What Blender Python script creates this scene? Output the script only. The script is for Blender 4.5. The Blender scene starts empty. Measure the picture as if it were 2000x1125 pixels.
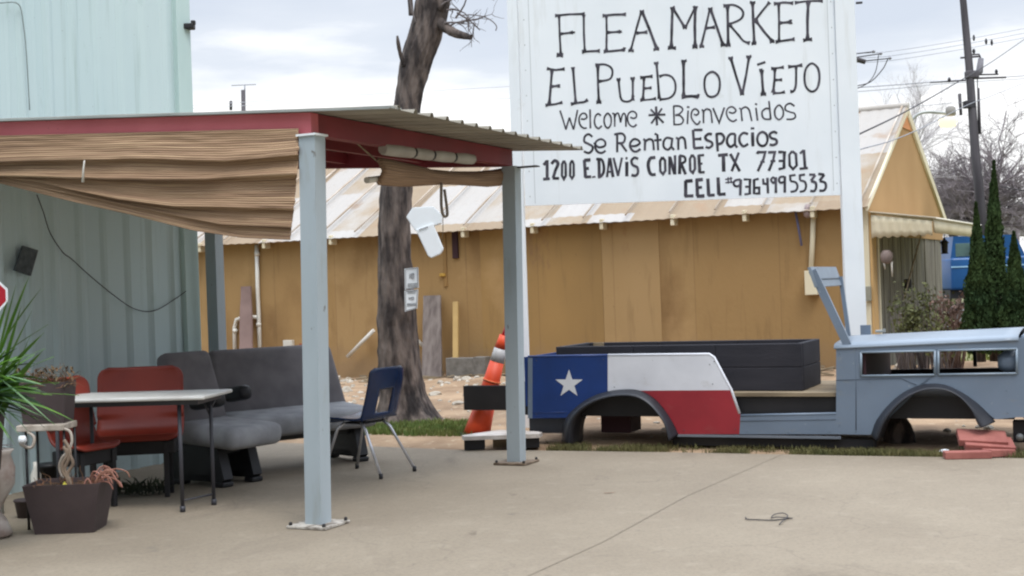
import bpy, bmesh, math, random
from mathutils import Vector, Matrix, noise
random.seed(7)
S = bpy.context.scene
COL = S.collection
PI = math.pi
F = 2600.0; ROLL = 0.035; EYE = 1.41
RT = Vector((math.cos(ROLL), 0, -math.sin(ROLL))); UP = Vector((math.sin(ROLL), 0, math.cos(ROLL))); FW = Vector((0, 1, 0))
CAM = Vector((0, 0, EYE))
# ------------------------------------------------------------------ surveying helpers: photo pixel -> place in the world
def ray(px, py): return FW + RT*((px-1000)/F) + UP*((562.5-py)/F)
def P(px, py, Y): return CAM + ray(px, py)*Y
def G(px, py, z=0.0):
    d = ray(px, py); return CAM + d*((z-EYE)/d.z)
def PL(px, py, o, n):
    d = ray(px, py); o = Vector(o); n = Vector(n); return CAM + d*((o-CAM).dot(n)/d.dot(n))
def lin(c):
    c /= 255.0
    return c/12.92 if c <= .04045 else ((c+.055)/1.055)**2.4
def RGB(r, g, b): return (lin(r), lin(g), lin(b), 1)
# ------------------------------------------------------------------ materials
def nd(nt, t, **k):
    n = nt.nodes.new(t)
    for a, v in k.items(): setattr(n, a, v)
    return n
def mat(name, c, c2=None, scale=3.0, rough=.8, metal=0.0, bump=0.0, bscale=30.0, stretch=(1, 1, 1), detail=6, lo=.35, hi=.65, speck=None, coord='Object', spec=None):
    m = bpy.data.materials.new(name); m.use_nodes = True; nt = m.node_tree; L = nt.links.new
    b = nt.nodes['Principled BSDF']; b.inputs['Roughness'].default_value = rough; b.inputs['Metallic'].default_value = metal
    if spec is not None: b.inputs['Specular IOR Level'].default_value = spec
    tc = nd(nt, 'ShaderNodeTexCoord'); mp = nd(nt, 'ShaderNodeMapping'); mp.inputs['Scale'].default_value = stretch
    L(tc.outputs[coord], mp.inputs[0])
    if c2 is None: c2 = tuple(x*.86 for x in c[:3])+(1,)
    n = nd(nt, 'ShaderNodeTexNoise'); n.inputs['Scale'].default_value = scale; n.inputs['Detail'].default_value = detail; L(mp.outputs[0], n.inputs['Vector'])
    mr = nd(nt, 'ShaderNodeMapRange'); mr.inputs[1].default_value = lo; mr.inputs[2].default_value = hi; L(n.outputs[0], mr.inputs[0])
    mx = nd(nt, 'ShaderNodeMix', data_type='RGBA'); mx.inputs[6].default_value = c; mx.inputs[7].default_value = c2
    L(mr.outputs[0], mx.inputs[0]); out = mx.outputs[2]
    if speck:   # (colour, scale, threshold)
        n2 = nd(nt, 'ShaderNodeTexNoise'); n2.inputs['Scale'].default_value = speck[1]; n2.inputs['Detail'].default_value = 8; n2.inputs['Roughness'].default_value = .65; L(mp.outputs[0], n2.inputs['Vector'])
        m2 = nd(nt, 'ShaderNodeMapRange'); m2.inputs[1].default_value = speck[2]; m2.inputs[2].default_value = speck[2]+.08; L(n2.outputs[0], m2.inputs[0])
        x2 = nd(nt, 'ShaderNodeMix', data_type='RGBA'); L(m2.outputs[0], x2.inputs[0]); L(out, x2.inputs[6]); x2.inputs[7].default_value = speck[0]; out = x2.outputs[2]
    L(out, b.inputs['Base Color'])
    if bump:
        n3 = nd(nt, 'ShaderNodeTexNoise'); n3.inputs['Scale'].default_value = bscale; n3.inputs['Detail'].default_value = 6; L(mp.outputs[0], n3.inputs['Vector'])
        bp = nd(nt, 'ShaderNodeBump'); bp.inputs['Strength'].default_value = min(bump, 1); bp.inputs['Distance'].default_value = .02*max(bump, .3); L(n3.outputs[0], bp.inputs['Height']); L(bp.outputs[0], b.inputs['Normal'])
    m['out'] = 1
    return m
def panel_mat(name, cols, w, h=None, base_noise=.5, rough=.85, stain=None, metal=0, seamdark=0, stretch=(1, 1, 1), sscale=1.2, sth=.55):
    """boards or sheets w wide along local x (and h along y) that each took the weather differently"""
    m = bpy.data.materials.new(name); m.use_nodes = True; nt = m.node_tree; L = nt.links.new
    b = nt.nodes['Principled BSDF']; b.inputs['Roughness'].default_value = rough; b.inputs['Metallic'].default_value = metal
    tc = nd(nt, 'ShaderNodeTexCoord'); sp = nd(nt, 'ShaderNodeSeparateXYZ'); L(tc.outputs['Object'], sp.inputs[0])
    def snap(sock, step):
        d = nd(nt, 'ShaderNodeMath', operation='DIVIDE'); L(sock, d.inputs[0]); d.inputs[1].default_value = step
        f = nd(nt, 'ShaderNodeMath', operation='FLOOR'); L(d.outputs[0], f.inputs[0]); return f.outputs[0], d.outputs[0]
    fx, dx = snap(sp.outputs[0], w); cb = nd(nt, 'ShaderNodeCombineXYZ'); L(fx, cb.inputs[0])
    if h: fy, dy = snap(sp.outputs[1], h); L(fy, cb.inputs[1])
    wn = nd(nt, 'ShaderNodeTexWhiteNoise', noise_dimensions='3D'); L(cb.outputs[0], wn.inputs['Vector'])
    mp = nd(nt, 'ShaderNodeMapping'); mp.inputs['Scale'].default_value = stretch; L(tc.outputs['Object'], mp.inputs[0])
    ns = nd(nt, 'ShaderNodeTexNoise'); ns.inputs['Scale'].default_value = sscale; ns.inputs['Detail'].default_value = 8; ns.inputs['Roughness'].default_value = .6; L(mp.outputs[0], ns.inputs['Vector'])
    mm = nd(nt, 'ShaderNodeMix', data_type='FLOAT'); mm.inputs[0].default_value = base_noise; L(wn.outputs[0], mm.inputs[2]); L(ns.outputs[0], mm.inputs[3])
    cr = nd(nt, 'ShaderNodeValToRGB'); el = cr.color_ramp.elements
    while len(el) < len(cols): el.new(.5)
    for e, (p, c) in zip(el, cols): e.position = p; e.color = c
    L(mm.outputs[0], cr.inputs[0]); out = cr.outputs[0]
    if stain:
        n2 = nd(nt, 'ShaderNodeTexNoise'); n2.inputs['Scale'].default_value = sscale*1.7; n2.inputs['Detail'].default_value = 8; L(mp.outputs[0], n2.inputs['Vector'])
        m2 = nd(nt, 'ShaderNodeMapRange'); m2.inputs[1].default_value = sth; m2.inputs[2].default_value = sth+.15; L(n2.outputs[0], m2.inputs[0])
        x2 = nd(nt, 'ShaderNodeMix', data_type='RGBA'); L(m2.outputs[0], x2.inputs[0]); L(out, x2.inputs[6]); x2.inputs[7].default_value = stain; out = x2.outputs[2]
    L(out, b.inputs['Base Color'])
    n3 = nd(nt, 'ShaderNodeTexNoise'); n3.inputs['Scale'].default_value = 25; n3.inputs['Detail'].default_value = 6; L(mp.outputs[0], n3.inputs['Vector'])
    bp = nd(nt, 'ShaderNodeBump'); bp.inputs['Strength'].default_value = .35; bp.inputs['Distance'].default_value = .01; L(n3.outputs[0], bp.inputs['Height']); L(bp.outputs[0], b.inputs['Normal'])
    return m
# ------------------------------------------------------------------ mesh builder
def frame(o, ang):  # rotation about z, then place
    return Matrix.Translation(Vector(o)) @ Matrix.Rotation(ang, 4, 'Z')
I4 = Matrix.Identity(4)
class MB:
    def __init__(s, T=None): s.v = []; s.f = []; s.sm = []; s.uv = {}; s.T = T or I4; s.mi = []
    def add(s, vs, fs, smooth=False, M=None, uvs=None):
        T = s.T @ M if M is not None else s.T; n = len(s.v)
        s.v += [T @ Vector(v) for v in vs]
        for f in fs:
            if uvs: s.uv[len(s.f)] = [uvs[i] for i in f]
            s.f.append([n+i for i in f]); s.sm.append(smooth)
        return s
    def box(s, c, d, M=None, bev=0.0, tilt=None):
        x, y, z = d[0]/2, d[1]/2, d[2]/2
        R = Matrix.Translation(Vector(c))
        if tilt is not None: R = R @ tilt
        if M is not None: R = M @ R
        if bev <= 0:
            vs = [(i, j, k) for k in (-z, z) for j in (-y, y) for i in (-x, x)]
            return s.add(vs, [(0, 2, 3, 1), (4, 5, 7, 6), (0, 1, 5, 4), (2, 6, 7, 3), (0, 4, 6, 2), (1, 3, 7, 5)], False, R)
        bm = bmesh.new(); bmesh.ops.create_cube(bm, size=1.0)
        for v in bm.verts: v.co = Vector((v.co.x*d[0], v.co.y*d[1], v.co.z*d[2]))
        bmesh.ops.bevel(bm, geom=list(bm.edges), offset=bev, segments=3 if bev > .02 else 2, profile=.5, affect='EDGES')
        bm.verts.index_update(); s.add([v.co.copy() for v in bm.verts], [[v.index for v in f.verts] for f in bm.faces], bev > .02, R); bm.free(); return s
    def tube(s, pts, r, n=8, cap=True, M=None, smooth=True, flat=1.0):
        pts = [Vector(p) for p in pts]; rs = r if isinstance(r, (list, tuple)) else [r]*len(pts)
        vs = []; fs = []; a = None
        for i, p in enumerate(pts):
            t = (pts[min(i+1, len(pts)-1)]-pts[max(i-1, 0)]).normalized()
            if a is None:
                a = t.cross(Vector((0, 0, 1)));
                if a.length < .1: a = t.cross(Vector((0, 1, 0)))
            else: a = a - t*a.dot(t)
            a = a.normalized(); b = t.cross(a)
            for k in range(n):
                w = 2*PI*k/n; vs.append(p+(a*math.cos(w)+b*math.sin(w)*flat)*rs[i])
        for i in range(len(pts)-1):
            for k in range(n): fs.append((i*n+k, i*n+(k+1) % n, (i+1)*n+(k+1) % n, (i+1)*n+k))
        s.add(vs, fs, smooth, M)
        if cap and n > 2:
            m = len(vs); base = len(s.v)-m
            s.f.append([base+k for k in reversed(range(n))]); s.sm.append(False)
            s.f.append([base+m-n+k for k in range(n)]); s.sm.append(False)
        return s
    def lathe(s, prof, c, n=20, M=None, smooth=True, sx=1, sy=1):
        vs = []; fs = []
        for (r, z) in prof:
            for k in range(n): vs.append((c[0]+r*sx*math.cos(2*PI*k/n), c[1]+r*sy*math.sin(2*PI*k/n), c[2]+z))
        for i in range(len(prof)-1):
            for k in range(n): fs.append((i*n+k, i*n+(k+1) % n, (i+1)*n+(k+1) % n, (i+1)*n+k))
        fs.append(tuple(reversed(range(n)))); fs.append(tuple(range((len(prof)-1)*n, len(prof)*n)))
        return s.add(vs, fs, smooth, M)
    def prism(s, poly, o, ux, uy, th, M=None):
        """polygon in the plane (o, ux, uy), thickness th along ux x uy (centred from 0 to th)"""
        o, ux, uy = Vector(o), Vector(ux), Vector(uy); n = ux.cross(uy).normalized()
        bm = bmesh.new(); a = [bm.verts.new(o+ux*p[0]+uy*p[1]) for p in poly]; f = bm.faces.new(a)
        r = bmesh.ops.triangulate(bm, faces=[f]); g = bm.faces[:]; bm.verts.index_update(); bm.verts.ensure_lookup_table()
        k = len(bm.verts); vs = [v.co.copy() for v in bm.verts]; tri = [[v.index for v in q.verts] for q in g]
        fs = [t for t in tri]+[[k+i for i in reversed(t)] for t in tri]
        order = [v.index for v in a]
        for i in range(k):
            p, q = order[i], order[(i+1) % k]; fs.append((q, p, k+p, k+q))
        bm.free(); return s.add(vs+[v+n*th for v in vs], fs, False, M)
    def quad(s, pts, smooth=False): return s.add(pts, [tuple(range(len(pts)))], smooth)
    def grid(s, fn, nu, nv, smooth=True, M=None, uv=False):
        vs = [fn(i/nu, j/nv) for j in range(nv+1) for i in range(nu+1)]
        uvs = [(i/nu, j/nv) for j in range(nv+1) for i in range(nu+1)] if uv else None
        fs = [(j*(nu+1)+i, j*(nu+1)+i+1, (j+1)*(nu+1)+i+1, (j+1)*(nu+1)+i) for j in range(nv) for i in range(nu)]
        return s.add(vs, fs, smooth, M, uvs)
    def build(s, name, m, parent=None, loc=None, rot=0, solid=0.0, sub=0):
        me = bpy.data.meshes.new(name); o = bpy.data.objects.new(name, me); COL.objects.link(o)
        if parent is not None: W = WM[parent.name]; o.parent = parent
        else:
            if loc is None:
                xs = [v.x for v in s.v]; ys = [v.y for v in s.v]; loc = ((min(xs)+max(xs))/2, (min(ys)+max(ys))/2, min(v.z for v in s.v))
            W = frame(loc, rot); o.matrix_world = W
        WM[o.name] = W; inv = W.inverted()
        me.from_pydata([inv @ v for v in s.v], [], s.f)
        for p, q in zip(me.polygons, s.sm): p.use_smooth = q
        if s.uv:
            ul = me.uv_layers.new(name='UVMap')
            for p in me.polygons:
                if p.index in s.uv:
                    for li, c in zip(p.loop_indices, s.uv[p.index]): ul.data[li].uv = c
        me.materials.append(m)
        me.validate(); me.update()
        if solid: md = o.modifiers.new('thickness', 'SOLIDIFY'); md.thickness = solid; md.offset = 0
        if sub: md = o.modifiers.new('smooth', 'SUBSURF'); md.levels = sub; md.render_levels = sub
        return o
WM = {}
def thing(name, label, cat, loc, rot=0, group=None):
    o = bpy.data.objects.new(name, None); COL.objects.link(o); o.empty_display_size = .2
    W = frame(loc, rot); o.matrix_world = W; WM[o.name] = W
    o['label'] = label; o['category'] = cat
    if group: o['group'] = group
    return o
def tag(o, label, cat, group=None, kind=None):
    o['label'] = label; o['category'] = cat
    if group: o['group'] = group
    if kind: o['kind'] = kind
    return o
def struct(o): o['kind'] = 'structure'; return o
def lerp(a, b, t): return a+(b-a)*t
def pline(pts, x):  # piecewise linear y(x)
    if x <= pts[0][0]: a, b = pts[0], pts[1]
    else:
        for a, b in zip(pts, pts[1:]):
            if x <= b[0]: break
    return a[1]+(b[1]-a[1])*(x-a[0])/(b[0]-a[0])
def smoothpts(p, n=6, closed=False):
    out = []; m = len(p); p = [Vector(q) for q in p]
    seg = m if closed else m-1
    for i in range(seg):
        a = p[(i-1) % m] if closed or i > 0 else p[0]; b = p[i]; c = p[(i+1) % m]; d = p[(i+2) % m] if closed or i+2 < m else p[-1]
        for k in range(n):
            t = k/n; out.append(.5*((2*b)+(c-a)*t+(2*a-5*b+4*c-d)*t*t+(3*b-a-3*c+d)*t**3))
    if not closed: out.append(p[-1])
    return out
# ------------------------------------------------------------------ camera, sky, sun
cd = bpy.data.cameras.new('camera'); cam = bpy.data.objects.new('camera', cd); COL.objects.link(cam); S.camera = cam
cd.sensor_width = 36; cd.lens = 36*F/2000; cd.clip_end = 3000
mw = Matrix((RT, UP, -FW)).transposed().to_4x4(); mw.translation = CAM; cam.matrix_world = mw
S.view_settings.view_transform = 'Standard'; S.view_settings.look = 'None'; S.view_settings.exposure = 0.16; S.view_settings.gamma = 1
S.cycles.filter_width = 2.2; S.cycles.use_denoising = True
SUN_EL, SUN_AZ = math.radians(62), math.radians(158)   # behind the camera, a little to the right
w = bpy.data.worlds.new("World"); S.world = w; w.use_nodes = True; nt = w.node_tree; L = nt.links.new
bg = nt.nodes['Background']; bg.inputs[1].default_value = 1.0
sky = nd(nt, 'ShaderNodeTexSky', sky_type='NISHITA'); sky.sun_disc = False; sky.sun_elevation = SUN_EL; sky.sun_rotation = SUN_AZ
sc_ = nd(nt, 'ShaderNodeMix', data_type='RGBA', blend_type='MULTIPLY'); sc_.inputs[0].default_value = 1; L(sky.outputs[0], sc_.inputs[6]); sc_.inputs[7].default_value = (.1, .1, .1, 1)
tc = nd(nt, 'ShaderNodeTexCoord'); mp = nd(nt, 'ShaderNodeMapping'); mp.inputs['Scale'].default_value = (1.6, 1.6, 7.5); L(tc.outputs['Generated'], mp.inputs[0])
ns = nd(nt, 'ShaderNodeTexNoise'); ns.inputs['Scale'].default_value = 1.9; ns.inputs['Detail'].default_value = 7; ns.inputs['Roughness'].default_value = .52; L(mp.outputs[0], ns.inputs['Vector'])
sp = nd(nt, 'ShaderNodeSeparateXYZ'); L(tc.outputs['Generated'], sp.inputs[0])
el_ = nd(nt, 'ShaderNodeMapRange'); el_.inputs[1].default_value = .10; el_.inputs[2].default_value = .20; el_.inputs[3].default_value = .26; el_.inputs[4].default_value = -.24; L(sp.outputs[2], el_.inputs[0])
ad = nd(nt, 'ShaderNodeMath', operation='ADD'); L(ns.outputs[0], ad.inputs[0]); L(el_.outputs[0], ad.inputs[1])
cr = nd(nt, 'ShaderNodeValToRGB'); e = cr.color_ramp.elements
e[0].position = .28; e[0].color = (.66, .72, .82, 1); e[1].position = .58; e[1].color = (1.16, 1.16, 1.16, 1); e.new(.43).color = (.75, .80, .88, 1)
L(ad.outputs[0], cr.inputs[0])
mx = nd(nt, 'ShaderNodeMix', data_type='RGBA'); mx.inputs[0].default_value = .93; L(sc_.outputs[2], mx.inputs[6]); L(cr.outputs[0], mx.inputs[7]); 
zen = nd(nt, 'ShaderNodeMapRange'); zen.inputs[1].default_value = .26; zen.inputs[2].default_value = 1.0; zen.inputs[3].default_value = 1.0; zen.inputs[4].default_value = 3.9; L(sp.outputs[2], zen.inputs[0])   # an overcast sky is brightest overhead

bk = nd(nt, 'ShaderNodeMapRange'); bk.inputs[1].default_value = .15; bk.inputs[2].default_value = -.25; bk.inputs[3].default_value = 0; bk.inputs[4].default_value = .72; L(sp.outputs[1], bk.inputs[0])   # low sky behind the camera dimmed to darken the space under the canopy
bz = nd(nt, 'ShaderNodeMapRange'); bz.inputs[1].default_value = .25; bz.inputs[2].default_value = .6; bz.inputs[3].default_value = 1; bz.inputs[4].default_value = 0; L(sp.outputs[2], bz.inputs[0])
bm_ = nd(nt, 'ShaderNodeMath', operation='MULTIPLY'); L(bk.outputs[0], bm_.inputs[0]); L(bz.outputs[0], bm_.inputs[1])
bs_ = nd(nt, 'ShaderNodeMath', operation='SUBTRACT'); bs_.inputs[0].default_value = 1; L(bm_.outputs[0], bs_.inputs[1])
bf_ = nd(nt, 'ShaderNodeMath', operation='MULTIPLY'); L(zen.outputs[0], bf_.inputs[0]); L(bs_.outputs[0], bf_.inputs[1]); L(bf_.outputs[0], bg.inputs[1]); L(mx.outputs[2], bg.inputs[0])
sd = bpy.data.lights.new('sun', 'SUN'); sd.energy = 1.5; sd.angle = math.radians(18); sd.color = (1, .95, .88)
so = bpy.data.objects.new('sun', sd); COL.objects.link(so)
sdir = Vector((math.sin(SUN_AZ)*math.cos(SUN_EL), math.cos(SUN_AZ)*math.cos(SUN_EL), math.sin(SUN_EL)))
so.rotation_euler = sdir.to_track_quat('Z', 'Y').to_euler(); so.location = (4, -12, 12)
# ------------------------------------------------------------------ materials used
def layer(m, scale, lo, hi, col, stretch=(1, 1, 1), detail=8, rough_=.6, kind='noise', amt=1.0, dist=0.0):
    nt = m.node_tree; L = nt.links.new; b = nt.nodes['Principled BSDF']; src = b.inputs['Base Color'].links[0].from_socket
    tc = nd(nt, 'ShaderNodeTexCoord'); mp = nd(nt, 'ShaderNodeMapping'); mp.inputs['Scale'].default_value = stretch; L(tc.outputs['Object'], mp.inputs[0]); vec = mp.outputs[0]
    if kind == 'crack':
        wn = nd(nt, 'ShaderNodeTexNoise'); wn.inputs['Scale'].default_value = 1.4; wn.inputs['Detail'].default_value = 6; L(vec, wn.inputs['Vector'])
        va = nd(nt, 'ShaderNodeVectorMath', operation='MULTIPLY_ADD'); L(wn.outputs[1], va.inputs[0]); va.inputs[1].default_value = (1.3, 1.3, 0); L(vec, va.inputs[2])
        t = nd(nt, 'ShaderNodeTexVoronoi', feature='DISTANCE_TO_EDGE'); t.inputs['Scale'].default_value = scale; L(va.outputs[0], t.inputs['Vector']); f = t.outputs['Distance']
    else:
        t = nd(nt, 'ShaderNodeTexNoise'); t.inputs['Scale'].default_value = scale; t.inputs['Detail'].default_value = detail; t.inputs['Roughness'].default_value = rough_; t.inputs['Distortion'].default_value = dist; L(vec, t.inputs['Vector']); f = t.outputs[0]
    mr = nd(nt, 'ShaderNodeMapRange'); mr.inputs[1].default_value = lo; mr.inputs[2].default_value = hi
    mr.inputs[3].default_value = amt if kind == 'crack' else 0; mr.inputs[4].default_value = 0 if kind == 'crack' else amt; L(f, mr.inputs[0])
    x = nd(nt, 'ShaderNodeMix', data_type='RGBA'); L(mr.outputs[0], x.inputs[0]); L(src, x.inputs[6]); x.inputs[7].default_value = col; L(x.outputs[2], b.inputs['Base Color'])
M_conc = mat('concrete_paving', RGB(143, 131, 113), RGB(131, 119, 102), 1.1, .9, bump=.3, bscale=90, lo=.3, hi=.7, speck=(RGB(112, 103, 91), 2.1, .66))
layer(M_conc, 55, .45, .75, RGB(100, 92, 80), amt=.5); layer(M_conc, 7, .55, .72, RGB(160, 149, 131), amt=.3); layer(M_conc, 1.3, .60, .72, RGB(98, 87, 75), (1, .45, 1), amt=.45, dist=.6)
layer(M_conc, 3.2, .68, .74, RGB(88, 76, 64), (1, .5, 1), amt=.55); layer(M_conc, .42, .0, .006, RGB(92, 82, 72), kind='crack', amt=.25); layer(M_conc, 150, .66, .72, RGB(76, 68, 58), amt=.6)
M_conc_edge = mat('slab_joint', RGB(131, 120, 103), rough=.95, scale=9)
M_dirt = mat('dirt', RGB(164, 138, 110), RGB(128, 104, 80), 1.6, .98, bump=.9, bscale=14, speck=(RGB(176, 156, 130), 9, .58))
M_earth = mat('field_ground', RGB(120, 116, 84), RGB(96, 100, 60), .35, .98)
M_grassm = mat('grass', RGB(78, 104, 42), RGB(104, 112, 56), 3, .8)
M_drygrass = mat('dry_grass', RGB(82, 84, 44), RGB(112, 104, 64), 3, .85)
M_teal = mat('teal_painted_metal', RGB(194, 211, 211), RGB(184, 204, 206), .9, .6, stretch=(1, 1, .35), bump=.1, bscale=5, speck=(RGB(170, 192, 188), 3.0, .62))
M_red = mat('red_painted_steel', RGB(206, 108, 115), RGB(192, 95, 102), 2.2, .55, bump=.08, speck=(RGB(112, 52, 50), 7, .66))
M_post = mat('pale_grey_painted_steel', RGB(166, 177, 183), RGB(154, 165, 170), 2.5, .5, bump=.08, bscale=12, stretch=(1, 1, .3), speck=(RGB(140, 138, 122), 6, .69))
layer(M_post, 16, .67, .71, RGB(96, 84, 72), (1, 1, .6), amt=.8); layer(M_post, 4, .56, .75, RGB(138, 138, 126), (2, 2, .4), amt=.6)
M_galv = mat('galvanised_sheet', RGB(176, 180, 178), RGB(150, 152, 148), 2, .45, metal=.3)
M_under = mat('sheet_underside', RGB(150, 144, 130), RGB(122, 116, 104), 2, .7)
M_white = mat('white_paint', RGB(236, 240, 242), RGB(228, 233, 236), 1.3, .5, bump=.06, bscale=10, speck=(RGB(212, 216, 214), 2.7, .66))
layer(M_white, 3.0, .58, .72, RGB(206, 208, 204), (2.2, 2.2, .22), amt=.55); layer(M_white, 38, .70, .74, RGB(150, 146, 138), amt=.5)
M_black = mat('black_lettering', RGB(36, 34, 42), RGB(84, 80, 90), 9, .7, lo=.42, hi=.68)
M_blackm = mat('black_metal', RGB(20, 19, 22), RGB(32, 30, 32), 3, .6)
M_timber = mat('black_stained_timber', RGB(30, 30, 38), RGB(41, 40, 47), 3, .8, stretch=(.6, 1, 3), bump=.3)
M_jeep = mat('grey_blue_body_paint', RGB(112, 126, 142), RGB(102, 115, 130), 1.6, .42, bump=.12, bscale=4, speck=(RGB(92, 102, 114), 4, .64))
layer(M_jeep, 22, .64, .70, RGB(150, 156, 160), amt=.5); layer(M_jeep, 6, .58, .75, RGB(128, 126, 118), (1, 1, 2.5), amt=.5); layer(M_jeep, 60, .70, .73, RGB(70, 62, 58), amt=.8)
M_blue = mat('blue_body_paint', RGB(26, 58, 120), RGB(22, 50, 104), 3, .4, bump=.12, bscale=4)
layer(M_blue, 30, .66, .70, RGB(80, 100, 140), amt=.5); layer(M_blue, 5, .6, .75, RGB(64, 76, 104), (1, 1, 2), amt=.5)
M_jwhite = mat('white_body_paint', RGB(218, 220, 226), RGB(206, 208, 214), 3, .4, bump=.12, bscale=4)
layer(M_jwhite, 34, .68, .71, RGB(130, 122, 116), amt=.7); layer(M_jwhite, 5, .58, .75, RGB(182, 180, 178), (1, 1, 2), amt=.5)
M_jred = mat('red_body_paint', RGB(152, 40, 50), RGB(136, 34, 44), 3, .42, bump=.12, bscale=4)
layer(M_jred, 34, .67, .71, RGB(96, 60, 58), amt=.7); layer(M_jred, 5, .58, .75, RGB(140, 74, 72), (1, 1, 2), amt=.5)
M_flare = mat('black_flare_rubber', RGB(42, 45, 52), RGB(33, 34, 40), 3, .45)
M_mar = mat('dark_maroon_metal', RGB(56, 28, 34), scale=3)
M_plank = mat('weathered_plank', RGB(150, 134, 108), RGB(112, 98, 78), 2, .85, stretch=(1, 6, 6), bump=.3)
M_greyplank = mat('grey_weathered_plank', RGB(128, 118, 112), RGB(96, 86, 82), 2.5, .9, stretch=(5, 5, .6), bump=.5)
M_bark = mat('bark', RGB(112, 100, 93), RGB(54, 47, 45), 11, .95, stretch=(1, 1, .28), bump=1, bscale=30, lo=.38, hi=.62, speck=(RGB(36, 31, 31), 2.6, .55))
M_twig = mat('twig_bark', RGB(112, 104, 102), RGB(86, 78, 76), 3, .95)
M_fartwig = mat('far_twig_bark', RGB(146, 136, 138), RGB(120, 112, 116), 1, .95)
M_cream = mat('cream_paint', RGB(222, 212, 184), RGB(206, 194, 164), 1.5, .7, stretch=(1, 1, .3), bump=.05)
M_pvc = mat('white_pvc', RGB(218, 216, 208), RGB(200, 196, 186), 4, .4)
M_wood = mat('grey_barn_wood', RGB(132, 126, 112), RGB(92, 86, 78), 3, .92, stretch=(6, 6, .5), bump=.6)
M_fabric = mat('grey_seat_fabric', RGB(116, 112, 114), RGB(101, 98, 100), 6, .95, bump=.15, bscale=120)
M_fabric2 = mat('light_grey_seat_fabric', RGB(158, 159, 162), RGB(134, 135, 138), 6, .95, bump=.15, bscale=120)
M_plastic = mat('black_plastic', RGB(24, 24, 27), RGB(32, 32, 35), 6, .5)
M_shell = mat('red_orange_laminate', RGB(142, 50, 32), RGB(122, 42, 29), 2.4, .45, bump=.03, bscale=4)
M_navy = mat('navy_plastic', RGB(20, 44, 84), RGB(16, 36, 70), 3, .26)
M_chrome = mat('chrome', RGB(214, 214, 218), RGB(190, 190, 194), 9, .3, metal=.55)
M_table = mat('white_table_laminate', RGB(214, 214, 210), RGB(190, 188, 182), 3, .5)
M_tleg = mat('dark_table_leg_metal', RGB(62, 62, 68), scale=5, rough=.5)
M_pot = mat('dark_brown_plastic', RGB(74, 62, 62), RGB(62, 51, 51), 4, .7, bump=.15)
M_soil = mat('potting_soil', RGB(62, 48, 38), RGB(40, 32, 26), 9, 1, bump=.8)
M_whiteiron = mat('old_white_iron', RGB(200, 190, 178), RGB(150, 138, 124), 8, .6)
M_leaf = mat('strap_leaf', RGB(92, 134, 40), RGB(62, 100, 40), 4, .5)
M_leafd = mat('dark_strap_leaf', RGB(44, 74, 40), RGB(34, 58, 34), 4, .5)
M_dry = mat('dry_plant', RGB(136, 96, 70), RGB(96, 74, 52), 7, .9)
M_cyp = mat('cypress_foliage', RGB(44, 60, 38), RGB(62, 78, 46), 2.2, 1.0, spec=.05)
M_olive = mat('olive_leaves', RGB(92, 94, 52), RGB(70, 74, 42), 2.5, .85)
M_brush = mat('dry_brush', RGB(124, 98, 84), RGB(92, 72, 64), 3, .9)
M_orange = mat('orange_plastic', RGB(228, 84, 40), RGB(208, 68, 34), 4, .5)
M_reflect = mat('grey_reflective_band', RGB(188, 186, 184), scale=8, rough=.4)
M_paver = mat('red_clay_paver', RGB(160, 100, 90), RGB(142, 84, 76), 8, .9, bump=.3)
M_stone = mat('pale_stone', RGB(188, 180, 166), RGB(150, 140, 126), 5, .95, bump=.8, bscale=9)
M_block = mat('grey_concrete_block', RGB(120, 116, 110), RGB(98, 94, 88), 9, .95, bump=.5)
M_truck = mat('blue_truck_paint', RGB(24, 84, 140), RGB(20, 72, 122), 1.4, .35)
M_glass = mat('dim_glass', RGB(96, 122, 118), RGB(64, 84, 82), 2, .1)
M_rub = mat('tyre_rubber', RGB(26, 26, 27), scale=6, rough=.85)
M_far = mat('far_concrete', RGB(164, 160, 158), RGB(148, 144, 142), .3, .9)
M_treeline = mat('far_foliage', RGB(104, 108, 104), RGB(84, 88, 82), .3, .95)
M_pole = mat('weathered_pole_wood', RGB(96, 92, 96), RGB(72, 68, 72), 2, .9, stretch=(3, 3, .3))
M_wire = mat('black_cable', RGB(58, 56, 60), scale=3)
M_thinwire = mat('grey_cable', RGB(150, 152, 160), scale=3)
M_signred = mat('red_sign_face', RGB(176, 24, 44), scale=4, rough=.4)
M_asph = mat('asphalt', RGB(98, 98, 100), RGB(84, 84, 86), 2, .95)
# ================================================================== GROUND
b = MB(); b.quad([(-250, -30, -.3), (250, -30, -.3), (250, 600, -.3), (-250, 600, -.3)]); struct(b.build('field', M_earth, loc=(0, 0, -.3)))
edge = [G(-200, 842), G(393, 858), G(640, 868), G(880, 878), G(1300, 883), G(1660, 890), G(2000, 895), G(2700, 908)]
pl = [(p.x, p.y) for p in edge]
b = MB(); n0 = len(pl)
for i in range(n0-1):
    (x0, y0), (x1, y1) = pl[i], pl[i+1]
    b.quad([(x0, -2, 0), (x1, -2, 0), (x1, y1, 0), (x0, y0, 0)]); b.quad([(x0, y0, 0), (x1, y1, 0), (x1, y1, -.12), (x0, y0, -.12)])
b.quad([(-9, -8, 0), (9, -8, 0), (9, -2, 0), (-9, -2, 0)])
struct(b.build('concrete_slab', M_conc, loc=(0, 6, -.12)))
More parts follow.
